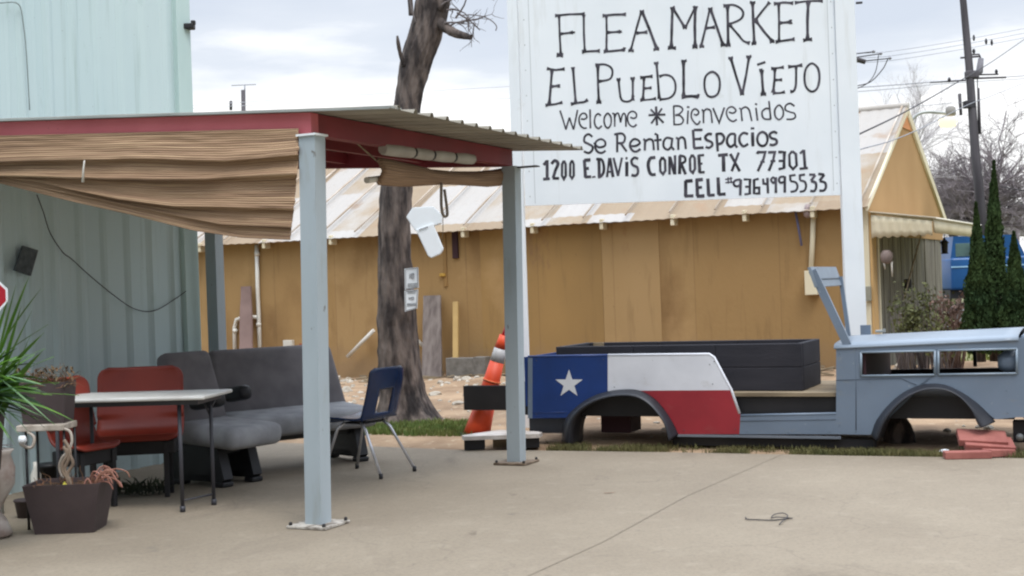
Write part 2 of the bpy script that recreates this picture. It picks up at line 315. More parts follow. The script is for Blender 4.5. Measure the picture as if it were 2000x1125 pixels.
# saw-cut joint and faint yellow line lying on the slab
def strip(pts, w0, z, name, m):
    b = MB(); P3 = [G(*p) for p in pts]
    for a, c in zip(P3, P3[1:]):
        d = (c-a).normalized(); n = Vector((-d.y, d.x, 0))*w0/2
        b.quad([(a-n).to_tuple()[:2]+(z,), (a+n).to_tuple()[:2]+(z,), (c+n).to_tuple()[:2]+(z,), (c-n).to_tuple()[:2]+(z,)])
    return struct(b.build(name, m))
strip([(1000, 1140), (1180, 1058), (1340, 970), (1532, 886)], .005, .004, 'slab_joint', M_conc_edge)
def shedline(): pass
O_SH = Vector((4.70, 17.4, 0)); A_SH = -math.atan2(.47, .883); T_SH = frame(O_SH, A_SH); NSH = Vector((-.47, -.883, 0))
def wall_y(x):  # y of the shed's front wall line at world x
    return 17.4-(x-4.70)*.5323
def edge_y(x):
    return pline(pl, x)
def bank(x, y):  # height of the dirt: rises in a low bank towards the shed
    d = max(0, min(1, (y-edge_y(x)-.5)/(max(wall_y(x)-edge_y(x)-.5, .5))))
    h = -.035+.05*min(1, max(0, (y-edge_y(x))/.6))
    k = max(0, min(1, (x+3.5)/5))
    h += (.02+.17*k)*d*d*(1 if y < wall_y(x)+.2 else 1)
    h += .05*noise.noise(Vector((x*.9, y*.9, 2)))*d*1.6+.02*noise.noise(Vector((x*4, y*4, 5)))*min(1, d*6)
    return h
b = MB()
def dirt(u, v):
    x = lerp(-7.5, 7.6, u); y0 = edge_y(x)-.05; y1 = wall_y(min(x, 4.7))+.3; y = lerp(y0, y1, v**1.3); return (x, y, bank(x, y))
b.grid(dirt, 150, 90); struct(b.build('dirt_yard', M_dirt, loc=(0, 14, -.04)))
# lawn and street beyond the shed, right
b = MB(); b.quad([(6.5, 11, -.05), (40, 11, -.05), (60, 33, -.05), (7.0, 33, -.05)]); struct(b.build('side_yard', mat('dry_lawn', RGB(132, 128, 88), RGB(98, 104, 58), 1.2, .98), loc=(12, 16, -.05)))
b = MB(); b.quad([(-60, 34, -.25), (90, 34, -.25), (90, 42, -.25), (-60, 42, -.25)]); struct(b.build('street', M_asph, loc=(10, 38, -.25)))
# grass: tufts counted by nobody
def blades(b, n, place, h0, h1, w=.006, lean=.5):
    for _ in range(n):
        x, y, z = place(); h = random.uniform(h0, h1); a = random.uniform(0, 2*PI); l = random.uniform(0, lean)*h
        dx, dy = math.cos(a), math.sin(a); q = random.uniform(0, 2*PI); wx, wy = math.cos(q)*w, math.sin(q)*w
        b.add([(x-wx, y-wy, z-.01), (x+wx, y+wy, z-.01), (x+dx*l*.4+wx*.7, y+dy*l*.4+wy*.7, z+h*.6), (x+dx*l*.4-wx*.7, y+dy*l*.4-wy*.7, z+h*.6), (x+dx*l, y+dy*l, z+h)], [(0, 1, 2, 3), (3, 2, 4)])
def g_tree():
    while 1:
        p = G(random.uniform(560, 925), random.uniform(829, 856)); 
        if noise.noise(Vector((p.x*2.2, p.y*2.2, 1))) > -.22: return p.x, p.y, bank(p.x, p.y)
b = MB(); blades(b, 7000, g_tree, .025, .07, .006); tag(b.build('grass', M_grassm, loc=(-1.2, 12.8, 0)), 'green grass patch at the foot of the big tree beyond the slab', 'grass', kind='stuff')
def g_strip():
    while 1:
        x = random.uniform(.15, 5.2); y = edge_y(x)+abs(random.gauss(0, .16))+.01
        if noise.noise(Vector((x*3, y*3, 4)))+.12 > random.uniform(-.15, .5): return x, y, -.03
b = MB(); blades(b, 15000, g_strip, .015, .085, .005); tag(b.build('grass', M_drygrass, loc=(2.5, 11, 0)), 'thin olive weeds along the slab edge under the vehicle body', 'grass', kind='stuff')
# rubble: countless small stones
def rock(b, c, r, seed, fl=.6):
    bm = bmesh.new(); bmesh.ops.create_icosphere(bm, subdivisions=2 if r > .035 else 1, radius=1)
    s = Vector((random.uniform(.7, 1.3), random.uniform(.7, 1.3), random.uniform(.5, .9)*fl/.6))
    vs = []
    for v in bm.verts:
        n = 1+.35*noise.noise(v.co*1.4+Vector((seed, 0, 0))); vs.append(Vector((v.co.x*s.x*n, v.co.y*s.y*n, v.co.z*s.z*n))*r+Vector(c))
    bm.verts.index_update(); b.add(vs, [[v.index for v in f.verts] for f in bm.faces]); bm.free()
b = MB()
for i in range(700):
    x = random.uniform(-3.0, 5.2); t = random.random()**.6; y = lerp(edge_y(x)+.5, wall_y(min(x, 4.6))-.05, t)
    rock(b, (x, y, bank(x, y)), random.uniform(.012, .04)*(1+1.2*(random.random() < .12)), i)
tag(b.build('rubble', M_stone, loc=(1, 15, 0)), 'pale rubble strewn over the dirt in front of the tan shed', 'rubble', kind='stuff')
b = MB()
for i in range(150):
    x = random.uniform(-2.8, 4.6); y = wall_y(x)-abs(random.gauss(.1, .55))-.08; a = random.uniform(-.8, .4); l = random.uniform(.08, .35)
    z = bank(x, y)+random.uniform(.0, .05); b.box((x, y, z), (l, random.uniform(.02, .07), random.uniform(.01, .03)), tilt=Matrix.Rotation(a, 4, 'Z') @ Matrix.Rotation(random.uniform(-.2, .2), 4, 'Y'))
tag(b.build('debris', M_plank, loc=(1, 17, 0)), 'broken brown bark and board scraps along the foot of the tan shed', 'debris', kind='stuff')
# bigger loose stones, each its own
for (px, py, r, lab) in [(862, 742, .13, 'flat pale stone lying before the grey blocks at the tan shed wall'), (905, 748, .09, 'small pale stone in the dirt left of the orange marker post'),
                         (1120, 838, .07, 'pale stone seen through the rear wheel arch'), (1650, 872, .08, 'flat pale stone at the slab edge under the body sill')]:
    p = G(px, py); b = MB(); rock(b, (p.x, p.y, bank(p.x, p.y)+.03 if py < 800 else .0), r, px, .4); tag(b.build('stone', M_stone), lab, 'stone')

# ================================================================== TAN SHED
M_roof = panel_mat('rusty_corrugated_roof', [(0, RGB(128, 104, 78)), (.38, RGB(150, 132, 108)), (.48, RGB(164, 157, 148)), (1, RGB(176, 173, 170))], .66, 1.25, .42, .75, stain=RGB(148, 120, 92), metal=.0, stretch=(1, 1.0, 1), sscale=1.1, sth=.60)
M_shwall = panel_mat('tan_plywood_wall', [(0, RGB(146, 114, 70)), (.5, RGB(155, 124, 80)), (1, RGB(164, 134, 92))], 1.22, None, .55, .9, stain=RGB(128, 98, 60), stretch=(1, 1, .6), sscale=.55, sth=.56)
M_shpatch = mat('lighter_tan_wall', RGB(164, 134, 92), RGB(155, 125, 82), .5, .9, stretch=(1, 1, .4), bump=.1, speck=(RGB(150, 116, 78), 1.6, .62))
EH = 2.36; RH = 3.83; DP = 5.2; LW = 16.0
def wallwear(m):
    layer(m, 2.2, .56, .74, RGB(118, 92, 58), (3, 3, .35), amt=.55); layer(m, 1.0, .55, .75, RGB(184, 150, 104), amt=.5); layer(m, 26, .66, .72, RGB(104, 82, 56), amt=.55)
    nt = m.node_tree; L = nt.links.new; b = nt.nodes['Principled BSDF']; src = b.inputs['Base Color'].links[0].from_socket
    tc = nd(nt, 'ShaderNodeTexCoord'); sp = nd(nt, 'ShaderNodeSeparateXYZ'); L(tc.outputs['Object'], sp.inputs[0])
    dv = nd(nt, 'ShaderNodeMath', operation='DIVIDE'); L(sp.outputs[0], dv.inputs[0]); dv.inputs[1].default_value = 1.22
    fr = nd(nt, 'ShaderNodeMath', operation='PINGPONG'); L(dv.outputs[0], fr.inputs[0]); fr.inputs[1].default_value = .5   # sheet joints every 1.22 m
    mr = nd(nt, 'ShaderNodeMapRange'); mr.inputs[1].default_value = .004; mr.inputs[2].default_value = .010; mr.inputs[3].default_value = .2; mr.inputs[4].default_value = 0; L(fr.outputs[0], mr.inputs[0])
    x = nd(nt, 'ShaderNodeMix', data_type='RGBA'); L(mr.outputs[0], x.inputs[0]); L(src, x.inputs[6]); x.inputs[7].default_value = RGB(84, 62, 38)
    nz = nd(nt, 'ShaderNodeTexNoise'); nz.inputs['Scale'].default_value = 5; nz.inputs['Detail'].default_value = 8; L(tc.outputs['Object'], nz.inputs['Vector'])
    sm = nd(nt, 'ShaderNodeMath', operation='MULTIPLY_ADD'); L(nz.outputs[0], sm.inputs[0]); sm.inputs[1].default_value = -.7; L(sp.outputs[2], sm.inputs[2])
    m2 = nd(nt, 'ShaderNodeMapRange'); m2.inputs[1].default_value = -.15; m2.inputs[2].default_value = .25; m2.inputs[3].default_value = .7; m2.inputs[4].default_value = 0; L(sm.outputs[0], m2.inputs[0])   # mud splash on the foot of the wall
    y = nd(nt, 'ShaderNodeMix', data_type='RGBA'); L(m2.outputs[0], y.inputs[0]); L(x.outputs[2], y.inputs[6]); y.inputs[7].default_value = RGB(140, 114, 84); L(y.outputs[2], b.inputs['Base Color'])
wallwear(M_shwall)
layer(M_roof, 9, .58, .72, RGB(150, 134, 116), (1, 1, 1), amt=.35); layer(M_roof, 30, .62, .72, RGB(120, 96, 74), amt=.35)
layer(M_teal, 2.4, .58, .74, RGB(150, 170, 164), (2, 4, .2), amt=.6); layer(M_teal, 40, .69, .73, RGB(90, 96, 90), amt=.7)
sh = thing('shed', 'long tan plywood shed with rusty patched metal roof behind the sign', 'shed', O_SH, A_SH)
def inSH(px, py, y=0.0):  # photo pixel on the shed's front wall plane -> local
    w_ = PL(px, py, T_SH @ Vector((0, y, 0)), NSH); return T_SH.inverted() @ w_
b = MB(T_SH); b.box((-LW/2-.0, .05, EH/2-.1), (LW-.04, .1, EH+.2)); b.box((-LW+.1, DP/2, EH/2), (.1, DP-.2, EH)); b.box((-LW/2, DP-.05, EH/2), (LW-.2, .1, EH))
b.build('wall', M_shwall, sh)
xa = inSH(1290, 560).x; xb = inSH(1178, 560).x; xc = inSH(940, 560).x
b = MB(T_SH); b.box(((xa+xb)/2, -.004, 1.15), (xa-xb, .008, 2.28)); b.build('patch_board', M_shpatch, sh)['label'] = 'lighter tan repaired panel'
M_w2 = mat('stained_tan_wall', RGB(158, 124, 74), RGB(142, 112, 68), .7, .9, stretch=(1, 1, .5), bump=.1, speck=(RGB(134, 102, 70), 1.1, .58))
b = MB(T_SH); b.box(((xb+xc)/2, -.003, 1.15), (xb-xc-.01, .006, 2.28)); wallwear(M_w2); wallwear(M_shpatch); b.build('patch_board', M_w2, sh)
# gable end wall, upper tan, lower barn wood behind the porch
b = MB(T_SH); b.prism([(0, 1.95), (DP, 1.95), (DP, EH), (DP/2, RH-.03), (0, EH)], (-.1, 0, 0), (0, 1, 0), (0, 0, 1), .1); b.build('gable', mat('gable_tan', RGB(172, 136, 90), RGB(160, 124, 78), .8, .9, bump=.1), sh)
b = MB(T_SH)
k = 0; y = .28
while y < DP-.02:
    wd = random.choice([.18, .24, .2, .28]); wd = min(wd, DP-y); b.box((-.06+random.uniform(-.012, .012), y+wd/2, .95), (.08, wd-.012, 2.0)); y += wd
b.box((-.085, DP/2, .95), (.02, DP-.1, 1.98)); b.build('board_wall', M_wood, sh)
# corner boards
b = MB(T_SH); b.box((-.13, -.012, 1.15), (.24, .03, 2.4)); b.build('corner_board', M_cream, sh)['label'] = 'cream corner board facing front'
b = MB(T_SH); b.box((.012, .1, 1.1), (.03, .26, 2.3)); b.build('corner_board', mat('tan_trim', RGB(196, 158, 104), scale=2), sh)
b = MB(T_SH); b.box((.02, .30, .95), (.045, .07, 1.9)); b.build('door_trim', M_cream, sh)
# roof: two slopes with ribbed sheets
hp = DP/2; sl = math.hypot(hp, RH-EH)
def roof(side):
    o = -1 if side == 0 else 1; b = MB(T_SH); n = int((LW+.5)/.0825)
    over = .22
    def fn(u, v):
        x = lerp(-LW-.1, .03, u); k = u*n; z = .005*math.cos(2*PI*k/2)
        y = lerp(-over, hp, v); zz = EH+.06+(RH-EH)*(y/hp)
        sag = -.02*math.sin(PI*v)+.012*noise.noise(Vector((x*.8, y, side)))
        if side: y = DP-y
        return (x, y, zz+z+sag)
    b.grid(fn, n, 6, smooth=False); return b.build('roof', M_roof, sh, solid=.01)
roof(0); roof(1)
b = MB(T_SH)
for i in range(int(LW/.66)):
    x = -i*.66-.05; b.tube([(x, -.23, EH-.035+.06), (x, hp-.02, RH+.075)], .014, 6)
b.build('roof_seam', mat('roof_seam_paint', RGB(200, 190, 178), RGB(170, 150, 128), 2), sh)
b = MB(T_SH); b.tube([(-LW, hp, RH+.07), (.04, hp, RH+.07)], .05, 8); b.build('ridge_cap', mat('ridge_metal', RGB(200, 194, 186), scale=2), sh)
# verge boards on the gable
for s_ in (0, 1):
    b = MB(T_SH); y0, z0, y1, z1 = (-.2, EH-.05, hp, RH+.05) if s_ == 0 else (DP+.22, EH-.05, hp, RH+.05)
    vd = .06 if s_ == 0 else .13; b.prism([(y0, z0-vd), (y0, z0), (y1, z1), (y1, z1-vd*1.2)], (.0, 0, 0), (0, 1, 0), (0, 0, 1), .035); b.build('verge_board', M_cream, sh)
b = MB(T_SH); b.prism([(hp-.34, RH-.28), (hp+.34, RH-.28), (hp, RH+.0)], (.003, 0, 0), (0, 1, 0), (0, 0, 1), .01); b.build('gable_tip', mat('orange_tan_paint', RGB(206, 138, 86), scale=2), sh)
rt = None
for px, py in [(397, 480), (522, 475), (652, 467), (910, 455), (1045, 447), (1180, 438), (1318, 429), (1458, 418), (1590, 410)]:
    p = inSH(px, py, -.1); b = MB(T_SH); b.box((p.x, -.13, EH-.085), (.055, .16, .15), bev=.008); b.build('rafter_tail', M_cream, sh)
# conduit, meter box, lamp under the eave, stray sticks
def shbox(name, px0, py0, px1, py1, m, dep=.08, y=0, label=None):
    a, c = inSH(px0, py1, y), inSH(px1, py0, y); b = MB(T_SH); b.box(((a.x+c.x)/2, y-dep/2, (a.z+c.z)/2), (c.x-a.x, dep, c.z-a.z), bev=.006); o = b.build(name, m, sh)
    if label: o['label'] = label
    return o
def shtube(name, pts, r, m, y=-.05, n=8):
    b = MB(T_SH); b.tube([Vector((inSH(*p).x, y, inSH(*p).z)) for p in pts], r, n); return b.build(name, m, sh)
shtube('conduit', [(1591, 405), (1589, 470), (1585, 548)], .035, M_cream, -.05)
shbox('meter_box', 1577, 528, 1600, 576, M_cream, .12)
shtube('stick', [(1556, 412), (1562, 445), (1568, 480)], .016, mat('blue_grey_pipe', RGB(108, 108, 140), scale=3), -.06)
b = MB(T_SH); p = inSH(1583, 413); b.lathe([(0.02, -.09), (.055, -.06), (.065, 0), (.04, .05), (.03, .09)], (p.x, -.14, p.z), 12); b.build('eave_lamp', mat('dull_lamp_glass', RGB(150, 132, 130), scale=5, rough=.3), sh)
shbox('meter_box', 1692, 559, 1702, 588, mat('grey_box', RGB(150, 148, 132), scale=5), .07, -.03)
# plumbing on the front wall
pv = shtube('drain_pipe', [(505, 478), (507, 560), (510, 640), (513, 735)], .034, M_pvc)
shtube('drain_pipe', [(507, 619), (478, 620), (466, 624), (462, 640), (463, 735)], .034, M_pvc)
for (px, py) in [(506, 496), (509, 634), (463, 646)]:
    p = inSH(px, py); b = MB(T_SH); b.tube([(p.x, -.05, p.z-.03), (p.x, -.05, p.z+.03)], .043, 10); b.build('pipe_joint', M_pvc, sh)
shbox('outlet_box', 558, 664, 575, 680, M_pvc, .07)
b = MB(T_SH); p = inSH(588, 674); b.lathe([(.0, 0), (.03, .0), (.03, .02), (.0, .03)], (0, 0, 0), 10, M=Matrix.Translation(Vector((p.x, 0, p.z))) @ Matrix.Rotation(PI/2, 4, 'X')); b.build('rust_spot', mat('rust', RGB(126, 66, 34), scale=5), sh)
shtube('drain_pipe', [(741, 644), (690, 696)], .032, M_pvc, -.16); shtube('drain_pipe', [(806, 642), (836, 674)], .03, M_pvc, -.16)
shbox('wall_bracket', 886, 450, 895, 505, M_mar, .04)
shbox('wall_cable_cover', 868, 455, 871, 560, mat('tan_cover', RGB(146, 112, 64), scale=3), .02)
p = inSH(866, 537); b = MB(T_SH); b.box((p.x, -.02, p.z), (.1, .05, .05), bev=.01); b.build('junction_box', mat('ochre_box', RGB(186, 146, 62), scale=3), sh)
# porch roof: scalloped cream sheets
M_aw = mat('cream_awning_sheet', RGB(220, 210, 184), RGB(200, 188, 158), 1.2, .7, bump=.08, stretch=(1, 1, .5))
def aw(sp, n):
    return sp
b = MB(T_SH)   # near end skirt, ribs vertical, scalloped hem
def skirt(u, v):
    x = lerp(.03, .80, u); k = math.cos(u*7*2*PI); z1 = 2.2-.12*u; z0 = 1.90-.012*k
    return (x, -.05+.006*k, lerp(z0, z1, v))
b.grid(skirt, 84, 3, smooth=True); b.build('awning_skirt', M_aw, sh, solid=.006)
b = MB(T_SH)
def skirt2(u, v):
    y = lerp(-.05, 3.5, u); k = math.cos(u*32*2*PI); return (.82+.012*k, y, lerp(1.93-.012*k, 2.10, v))
b.grid(skirt2, 256, 2); b.build('awning_skirt', M_aw, sh, solid=.006)
b = MB(T_SH)
def awt(u, v):
    x = lerp(.02, .86, u); y = lerp(-.08, 3.55, v); return (x, y, 2.235-.125*u+.008*math.cos(v*32*2*PI))
b.grid(awt, 3, 256, smooth=False); b.build('awning_roof', mat('awning_top', RGB(226, 220, 202), scale=1, rough=.5), sh, solid=.008)
# things by the barn wall
def inGB(px, py, x=.1):
    n_ = Vector((.883, -.47, 0)); return PL(px, py, T_SH @ Vector((x, 0, 0)), n_)
p = inGB(1732, 508, .2); t = thing('wall_ornament', 'pinkish round ornament with pale drips hung on the grey barn boards', 'wall ornament', p)
b = MB(); b.lathe([(.03, -.05), (.07, -.02), (.085, .04), (.08, .09), (.04, .13)], p, 14, sy=.6); b.build('disc', mat('old_bone', RGB(134, 118, 112), RGB(112, 98, 92), 12), t)
for s_ in (-1, 1):
    b = MB(); b.tube([p+Vector((.01-s_*.05, 0, -.02)), p+Vector((.02-s_*.045, 0, -.12 if s_ > 0 else -.22))], [.016, .007], 6); b.build('drip', mat('pale_drip', RGB(206, 200, 190), scale=5), t)
p = inGB(1773, 557, .1); b = MB(); b.box(p, (.09, .1, .18), bev=.015); tag(b.build('mail_box', M_blackm), 'small black box fixed on the grey barn boards', 'box')
p = inGB(1845, 485, .5); t = thing('hanging_lantern', 'small black lantern hanging from the awning beside the blue truck', 'lantern', p)
b = MB(); b.lathe([(.01, .16), (.02, .13), (.07, .08), (.05, .07), (.045, -.06), (.06, -.08)], p, 8); b.build('lantern_body', M_blackm, t)
b = MB(); b.tube([p+Vector((0, 0, .15)), p+Vector((0, 0, .42))], .006, 4); b.build('chain', M_blackm, t)
for (pxa, pya, pxb, pyb, lab) in [(1765, 505, 1800, 455, 'thin pale stick leaning up to the awning over the barn boards')]:
    a, c = inGB(pxa, pya+80, .3), inGB(pxb, pyb, .12); b = MB(); b.tube([a, c], .012, 5); tag(b.build('stick', M_plank), lab, 'stick')
# leaning boards, blocks
def leanboard(px0, px1, pyt, pyb, m, lab, y0=-.45, y1=-.08, wob=0, top=None):
    a, c = inSH(px0, pyb, y0), inSH(px1, pyb, y0); tp = inSH((px0+px1)/2, pyt, y1).z; zb = min(a.z, c.z); w_ = c.x-a.x
    b = MB(T_SH); n = 9; L_ = [];
    for i in range(n+1):
        t = i/n; ww = w_*(1-wob*abs(noise.noise(Vector((t*3, px0, 0))))-wob*.9*t*t)/2; L_.append((t, ww))
    poly = [(-q[1], q[0]) for q in L_]+[(q[1], q[0]) for q in reversed(L_)]
    up = Vector((inSH((px0+px1)/2, pyt, y1).x-(a.x+c.x)/2, y1-y0, tp-zb)); b.prism(poly, ((a.x+c.x)/2, y0, zb), (1, 0, 0), up, .03)
    o = b.build('plank', m); tag(o, lab, 'plank'); return o
leanboard(826, 864, 578, 742, M_greyplank, 'wide grey board leaning on the tan shed right of the big tree', wob=.12)
leanboard(468, 496, 560, 760, mat('mauve_grey_board', RGB(134, 112, 106), RGB(112, 92, 86), 2, .9), 'narrow mauve grey board with broken rounded top between the white drain pipes', wob=.35)
leanboard(886, 896, 590, 735, mat('yellowish_lath', RGB(176, 146, 92), scale=3), 'thin yellowish lath on the tan shed above the grey blocks')
for (px0, px1, py0, py1, lab) in [(872, 925, 699, 738, 'long grey concrete block lying at the foot of the tan shed'), (926, 948, 697, 737, 'short dark grey concrete block standing beside the orange marker post')]:
    a, c = inSH(px0, py1, -.5), inSH(px1, py0, -.5); b = MB(T_SH); wd = c.x-a.x; ht = c.z-a.z; zc = (a.z+c.z)/2
    b.box(((a.x+c.x)/2, -.42, zc), (wd, .18, ht), bev=.008)
    tag(b.build('concrete_block', M_block), lab, 'block')

# ================================================================== TEAL METAL BUILDING
A_C = -math.atan2(.425, .905); UX = Vector((math.cos(A_C), math.sin(A_C), 0)); UY = Vector((-UX.y, UX.x, 0))
O_TB = Vector((-2.86, 12.0, 0)); T_TB = frame(O_TB, A_C)
tb = thing('metal_building', 'tall pale teal ribbed metal building filling the left edge', 'building', O_TB, A_C)
b = MB(T_TB); LB = 9.0; HB = 5.6; n = 9*36
def ribw(u, v):
    y = -LB*(1-u); ph = ((-y+.02) % .28)/.28
    d = 0
    if ph < .10: d = .026*min(1, ph/.04)
    elif ph < .22: d = .026
    elif ph < .28: d = .026*(1-(ph-.22)/.06)
    elif .56 < ph < .62: d = .006
    return (d+.004*noise.noise(Vector((y*2, v*3, 1))), y, HB*v)
b.grid(ribw, n, 14, smooth=False); b.build('wall', M_teal, tb, solid=.003)
b = MB(T_TB); b.box((-4.0, .0, HB/2), (8.0, .04, HB)); b.build('wall', M_teal, tb)
b = MB(T_TB); b.box((.012, -.085, HB/2), (.075, .19, HB), bev=.006); b.build('corner_trim', mat('pale_teal_trim', RGB(194, 214, 210), RGB(180, 202, 198), 2.2, .55, stretch=(1, 1, .3), speck=(RGB(130, 142, 130), 3, .66)), tb)
b = MB(T_TB); b.box((-4, -4.5, HB+.03), (8.2, 9.2, .06)); b.build('roof', M_galv, tb)
NTB = UX
def inTB(px, py, x=.03): return PL(px, py, T_TB @ Vector((x, 0, 0)), NTB)
def wirerun(name, pts, r, m, lab, cat='cable', x=.045, n=5, parent=None):
    b = MB(); b.tube(smoothpts([inTB(*p, x) for p in pts], 5), r, n); o = b.build(name, m, parent); 
    if parent is None: tag(o, lab, cat)
    return o
wirerun('cable', [(72, 380), (85, 415), (98, 455), (122, 492), (140, 506), (175, 538), (220, 575), (262, 603), (300, 607), (340, 585), (372, 560), (388, 530)], .004, M_wire, 'thin dark cable sagging across the lower teal wall')
wirerun('cable', [(0, 6), (36, 8), (46, 50), (52, 110), (58, 215)], .004, mat('grey_cord', RGB(120, 128, 126), scale=3), 'thin grey cable running down the upper teal wall')
p = inTB(370, 52, .07); b = MB(); b.box(p, (.09, .09, .05), bev=.01); b.box(p+Vector((.04, -.02, .03)), (.04, .04, .04), bev=.008); tag(b.build('wall_bracket', M_blackm), 'small dark bracket high on the teal building corner', 'bracket')
c4 = [inTB(*q, .05) for q in [(42, 480), (71, 489), (57, 539), (25, 528)]]
b = MB(); nn = NTB*.02; b.add(c4+[v+nn for v in c4], [(0, 1, 2, 3), (7, 6, 5, 4), (0, 4, 5, 1), (1, 5, 6, 2), (2, 6, 7, 3), (3, 7, 4, 0)]); tag(b.build('plaque', mat('slate_plate', RGB(52, 58, 62), RGB(84, 92, 94), 20, .7), solid=0), 'small dark slate plaque hung tilted on the teal wall', 'plaque')
# stop sign at the left edge, on its post before the wall
cs = P(-14, 578, 9.0); t = thing('stop_sign', 'red octagon sign with white rim cut by the left frame edge', 'sign', (cs.x, cs.y, 0))
def octa(r): return [(r*math.cos(PI/8+i*PI/4), r*math.sin(PI/8+i*PI/4)) for i in range(8)]
b = MB(); b.prism(octa(.112), cs, (1, 0, 0), (0, 0, 1), .006); b.build('border', M_white, t)
b = MB(); b.prism(octa(.097), cs+Vector((0, -.003, 0)), (1, 0, 0), (0, 0, 1), .004); b.build('sign_face', M_signred, t)
b = MB(); b.tube([(cs.x, cs.y+.03, 0), (cs.x, cs.y+.03, cs.z)], .014, 8); b.build('post', M_galv, t)

# ================================================================== CANOPY
O_C = Vector((-1.18, 8.05, 0)); p1 = G(622, 1027); O_C = Vector((p1.x, p1.y, 0)); p2 = G(1010, 905); UYc = (Vector((p2.x, p2.y, 0))-O_C); LC = UYc.length
A_C2 = math.atan2(UYc.y, UYc.x)-PI/2; T_C = frame(O_C, A_C2); UXc = (T_C.to_3x3() @ Vector((1, 0, 0))); UYc = T_C.to_3x3() @ Vector((0, 1, 0))
print('canopy', O_C, LC, math.degrees(A_C2))
cn = thing('canopy', 'open lean-to canopy with red beams and corrugated roof on grey posts', 'canopy', O_C, A_C2)
ZB = 2.385; BH = .135
def slope(x): return -.062*x
def beam(name, a, c, w_, h, m, lab=None, zo=0):
    b = MB(T_C); (xa, ya), (xc_, yc) = a, c; d = Vector((xc_-xa, yc-ya, 0)).normalized(); nn = Vector((-d.y, d.x, 0))*w_/2; vs = []
    for (x, y) in (a, c):
        z = ZB+slope(x)+zo
        for sg in (-1, 1):
            for zz in (0, h): vs.append((x+nn.x*sg, y+nn.y*sg, z+zz))
    b.add(vs, [(0, 1, 3, 2), (4, 6, 7, 5), (0, 4, 5, 1), (2, 3, 7, 6), (1, 5, 7, 3), (0, 2, 6, 4)]); o = b.build(name, m, cn)
    if lab: o['label'] = lab
    return o
M_red_shaded = mat('shaded_red_painted_steel', RGB(128, 40, 48), RGB(110, 34, 40), 2.2, .6, bump=.06)  # darker copy of the beam red: shade under the roof put into the colour
beam('beam', (-4.6, -.0), (.075, -.0), .08, BH, M_red); beam('beam', (-4.6, LC), (.035, LC), .08, BH-.003, M_red_shaded)
beam('beam', (.035, .043), (.035, LC-.043), .08, BH-.005, M_red_shaded); beam('beam', (-4.5, .043), (-4.5, LC-.043), .08, BH-.004, M_red_shaded)
for x in (-.75, -1.5, -2.25, -3.0, -3.75): beam('rafter', (x, .043), (x, LC-.043), .045, .09, M_red_shaded, zo=.035)
n = 10*14*2
b = MB(T_C); Lr = LC+.25
def croof(u, v):
    y = -.09+Lr*u; ph = (y % .21)/.21; d = .028 if ph < .13 else (.028*(1-(ph-.13)/.05) if ph < .18 else (.028*((ph-.95)/.05) if ph > .95 else 0))
    x = lerp(-5.0, .66-.05*u, v); return (x, y, ZB+BH+.004+slope(x)+d*.9+.004*noise.noise(Vector((x, y*2, 0))))
b.grid(croof, int(Lr/.0105), 8, smooth=False); b.build('roof', M_under, cn, solid=.002)
b = MB(T_C); b.box((0.55, -.0, ZB+BH-.018), (.20, .12, .012), tilt=Matrix.Rotation(.062, 4, 'Y')); b.build('roof_patch', M_galv, cn)
b = MB(T_C); b.box((.16, LC+.03, ZB-.01), (.20, .08, .01)); b.build('bracket', M_blackm, cn)
# roof front edge flashing
b = MB(T_C); vs = []
b.add([(-5.0, -.10, ZB+BH+slope(-5)), (.66, -.10, ZB+BH+slope(.66)), (.66, -.10, ZB+BH+.014+slope(.66)), (-5.0, -.10, ZB+BH+.014+slope(-5))], [(0, 1, 2, 3)]); b.build('flashing', M_galv, cn, solid=.002)
def cpost(px_b, py_b, px_t, lab, w_=.114, z1=None):
    g = G(px_b, py_b); g.z = 0; lx = (T_C.inverted() @ g); z1 = z1 or ZB+slope(lx.x)-.002
    b = MB(T_C); dx = .045*(z1/2.4); R = Matrix.Identity(4)
    # slightly out of plumb, as the photo shows
    h = w_/2; lean = Vector(px_t)
    vs = []
    for (z, o) in ((.018, Vector((0, 0, 0))), (z1, lean)):
        for (i, j) in ((-h, -h), (h, -h), (h, h), (-h, h)): vs.append((lx.x+i+o.x, lx.y+j+o.y, z))
    b.add(vs, [(0, 3, 2, 1), (4, 5, 6, 7), (0, 1, 5, 4), (1, 2, 6, 5), (2, 3, 7, 6), (3, 0, 4, 7)]); o = b.build('post', M_post, cn)
    if lab: o['label'] = lab
    b = MB(T_C); b.box((lx.x, lx.y, .011), (.28, .28, .016), bev=.003); b.build('base_plate', mat('chipped_white_plate', RGB(184, 178, 168), RGB(108, 98, 88), 16, .7, lo=.45, hi=.62) if 'front' in lab else mat('rusty_plate', RGB(128, 112, 94), RGB(96, 80, 66), 12), o)
    b = MB(T_C)
    for i in (-1, 1):
        for j in (-1, 1): b.lathe([(.012, 0), (.012, .014), (.006, .02)], (lx.x+i*.12, lx.y+j*.12, .019), 6)
    b.build('bolt', M_blackm, o)
    return lx
cpost(622, 1027, (.072, -.03), 'front grey post'); cpost(1009, 905, (.045, 0), 'far right grey post')
q = Vector((-2.97, LC, 0)); wq = T_C @ q; b = MB(T_C); b.box((q.x+.03, q.y, (ZB+.17)/2), (.114, .114, ZB+.17)); b.build('post', M_post, cn)
b = MB(T_C); b.box((-4.4, 0, (ZB+.25)/2), (.14, .14, ZB+.25)); b.build('post', M_post, cn)
b = MB(T_C); b.box((.072, -.03, ZB-.009), (.14, .14, .012)); b.build('cap_plate', M_white, cn)
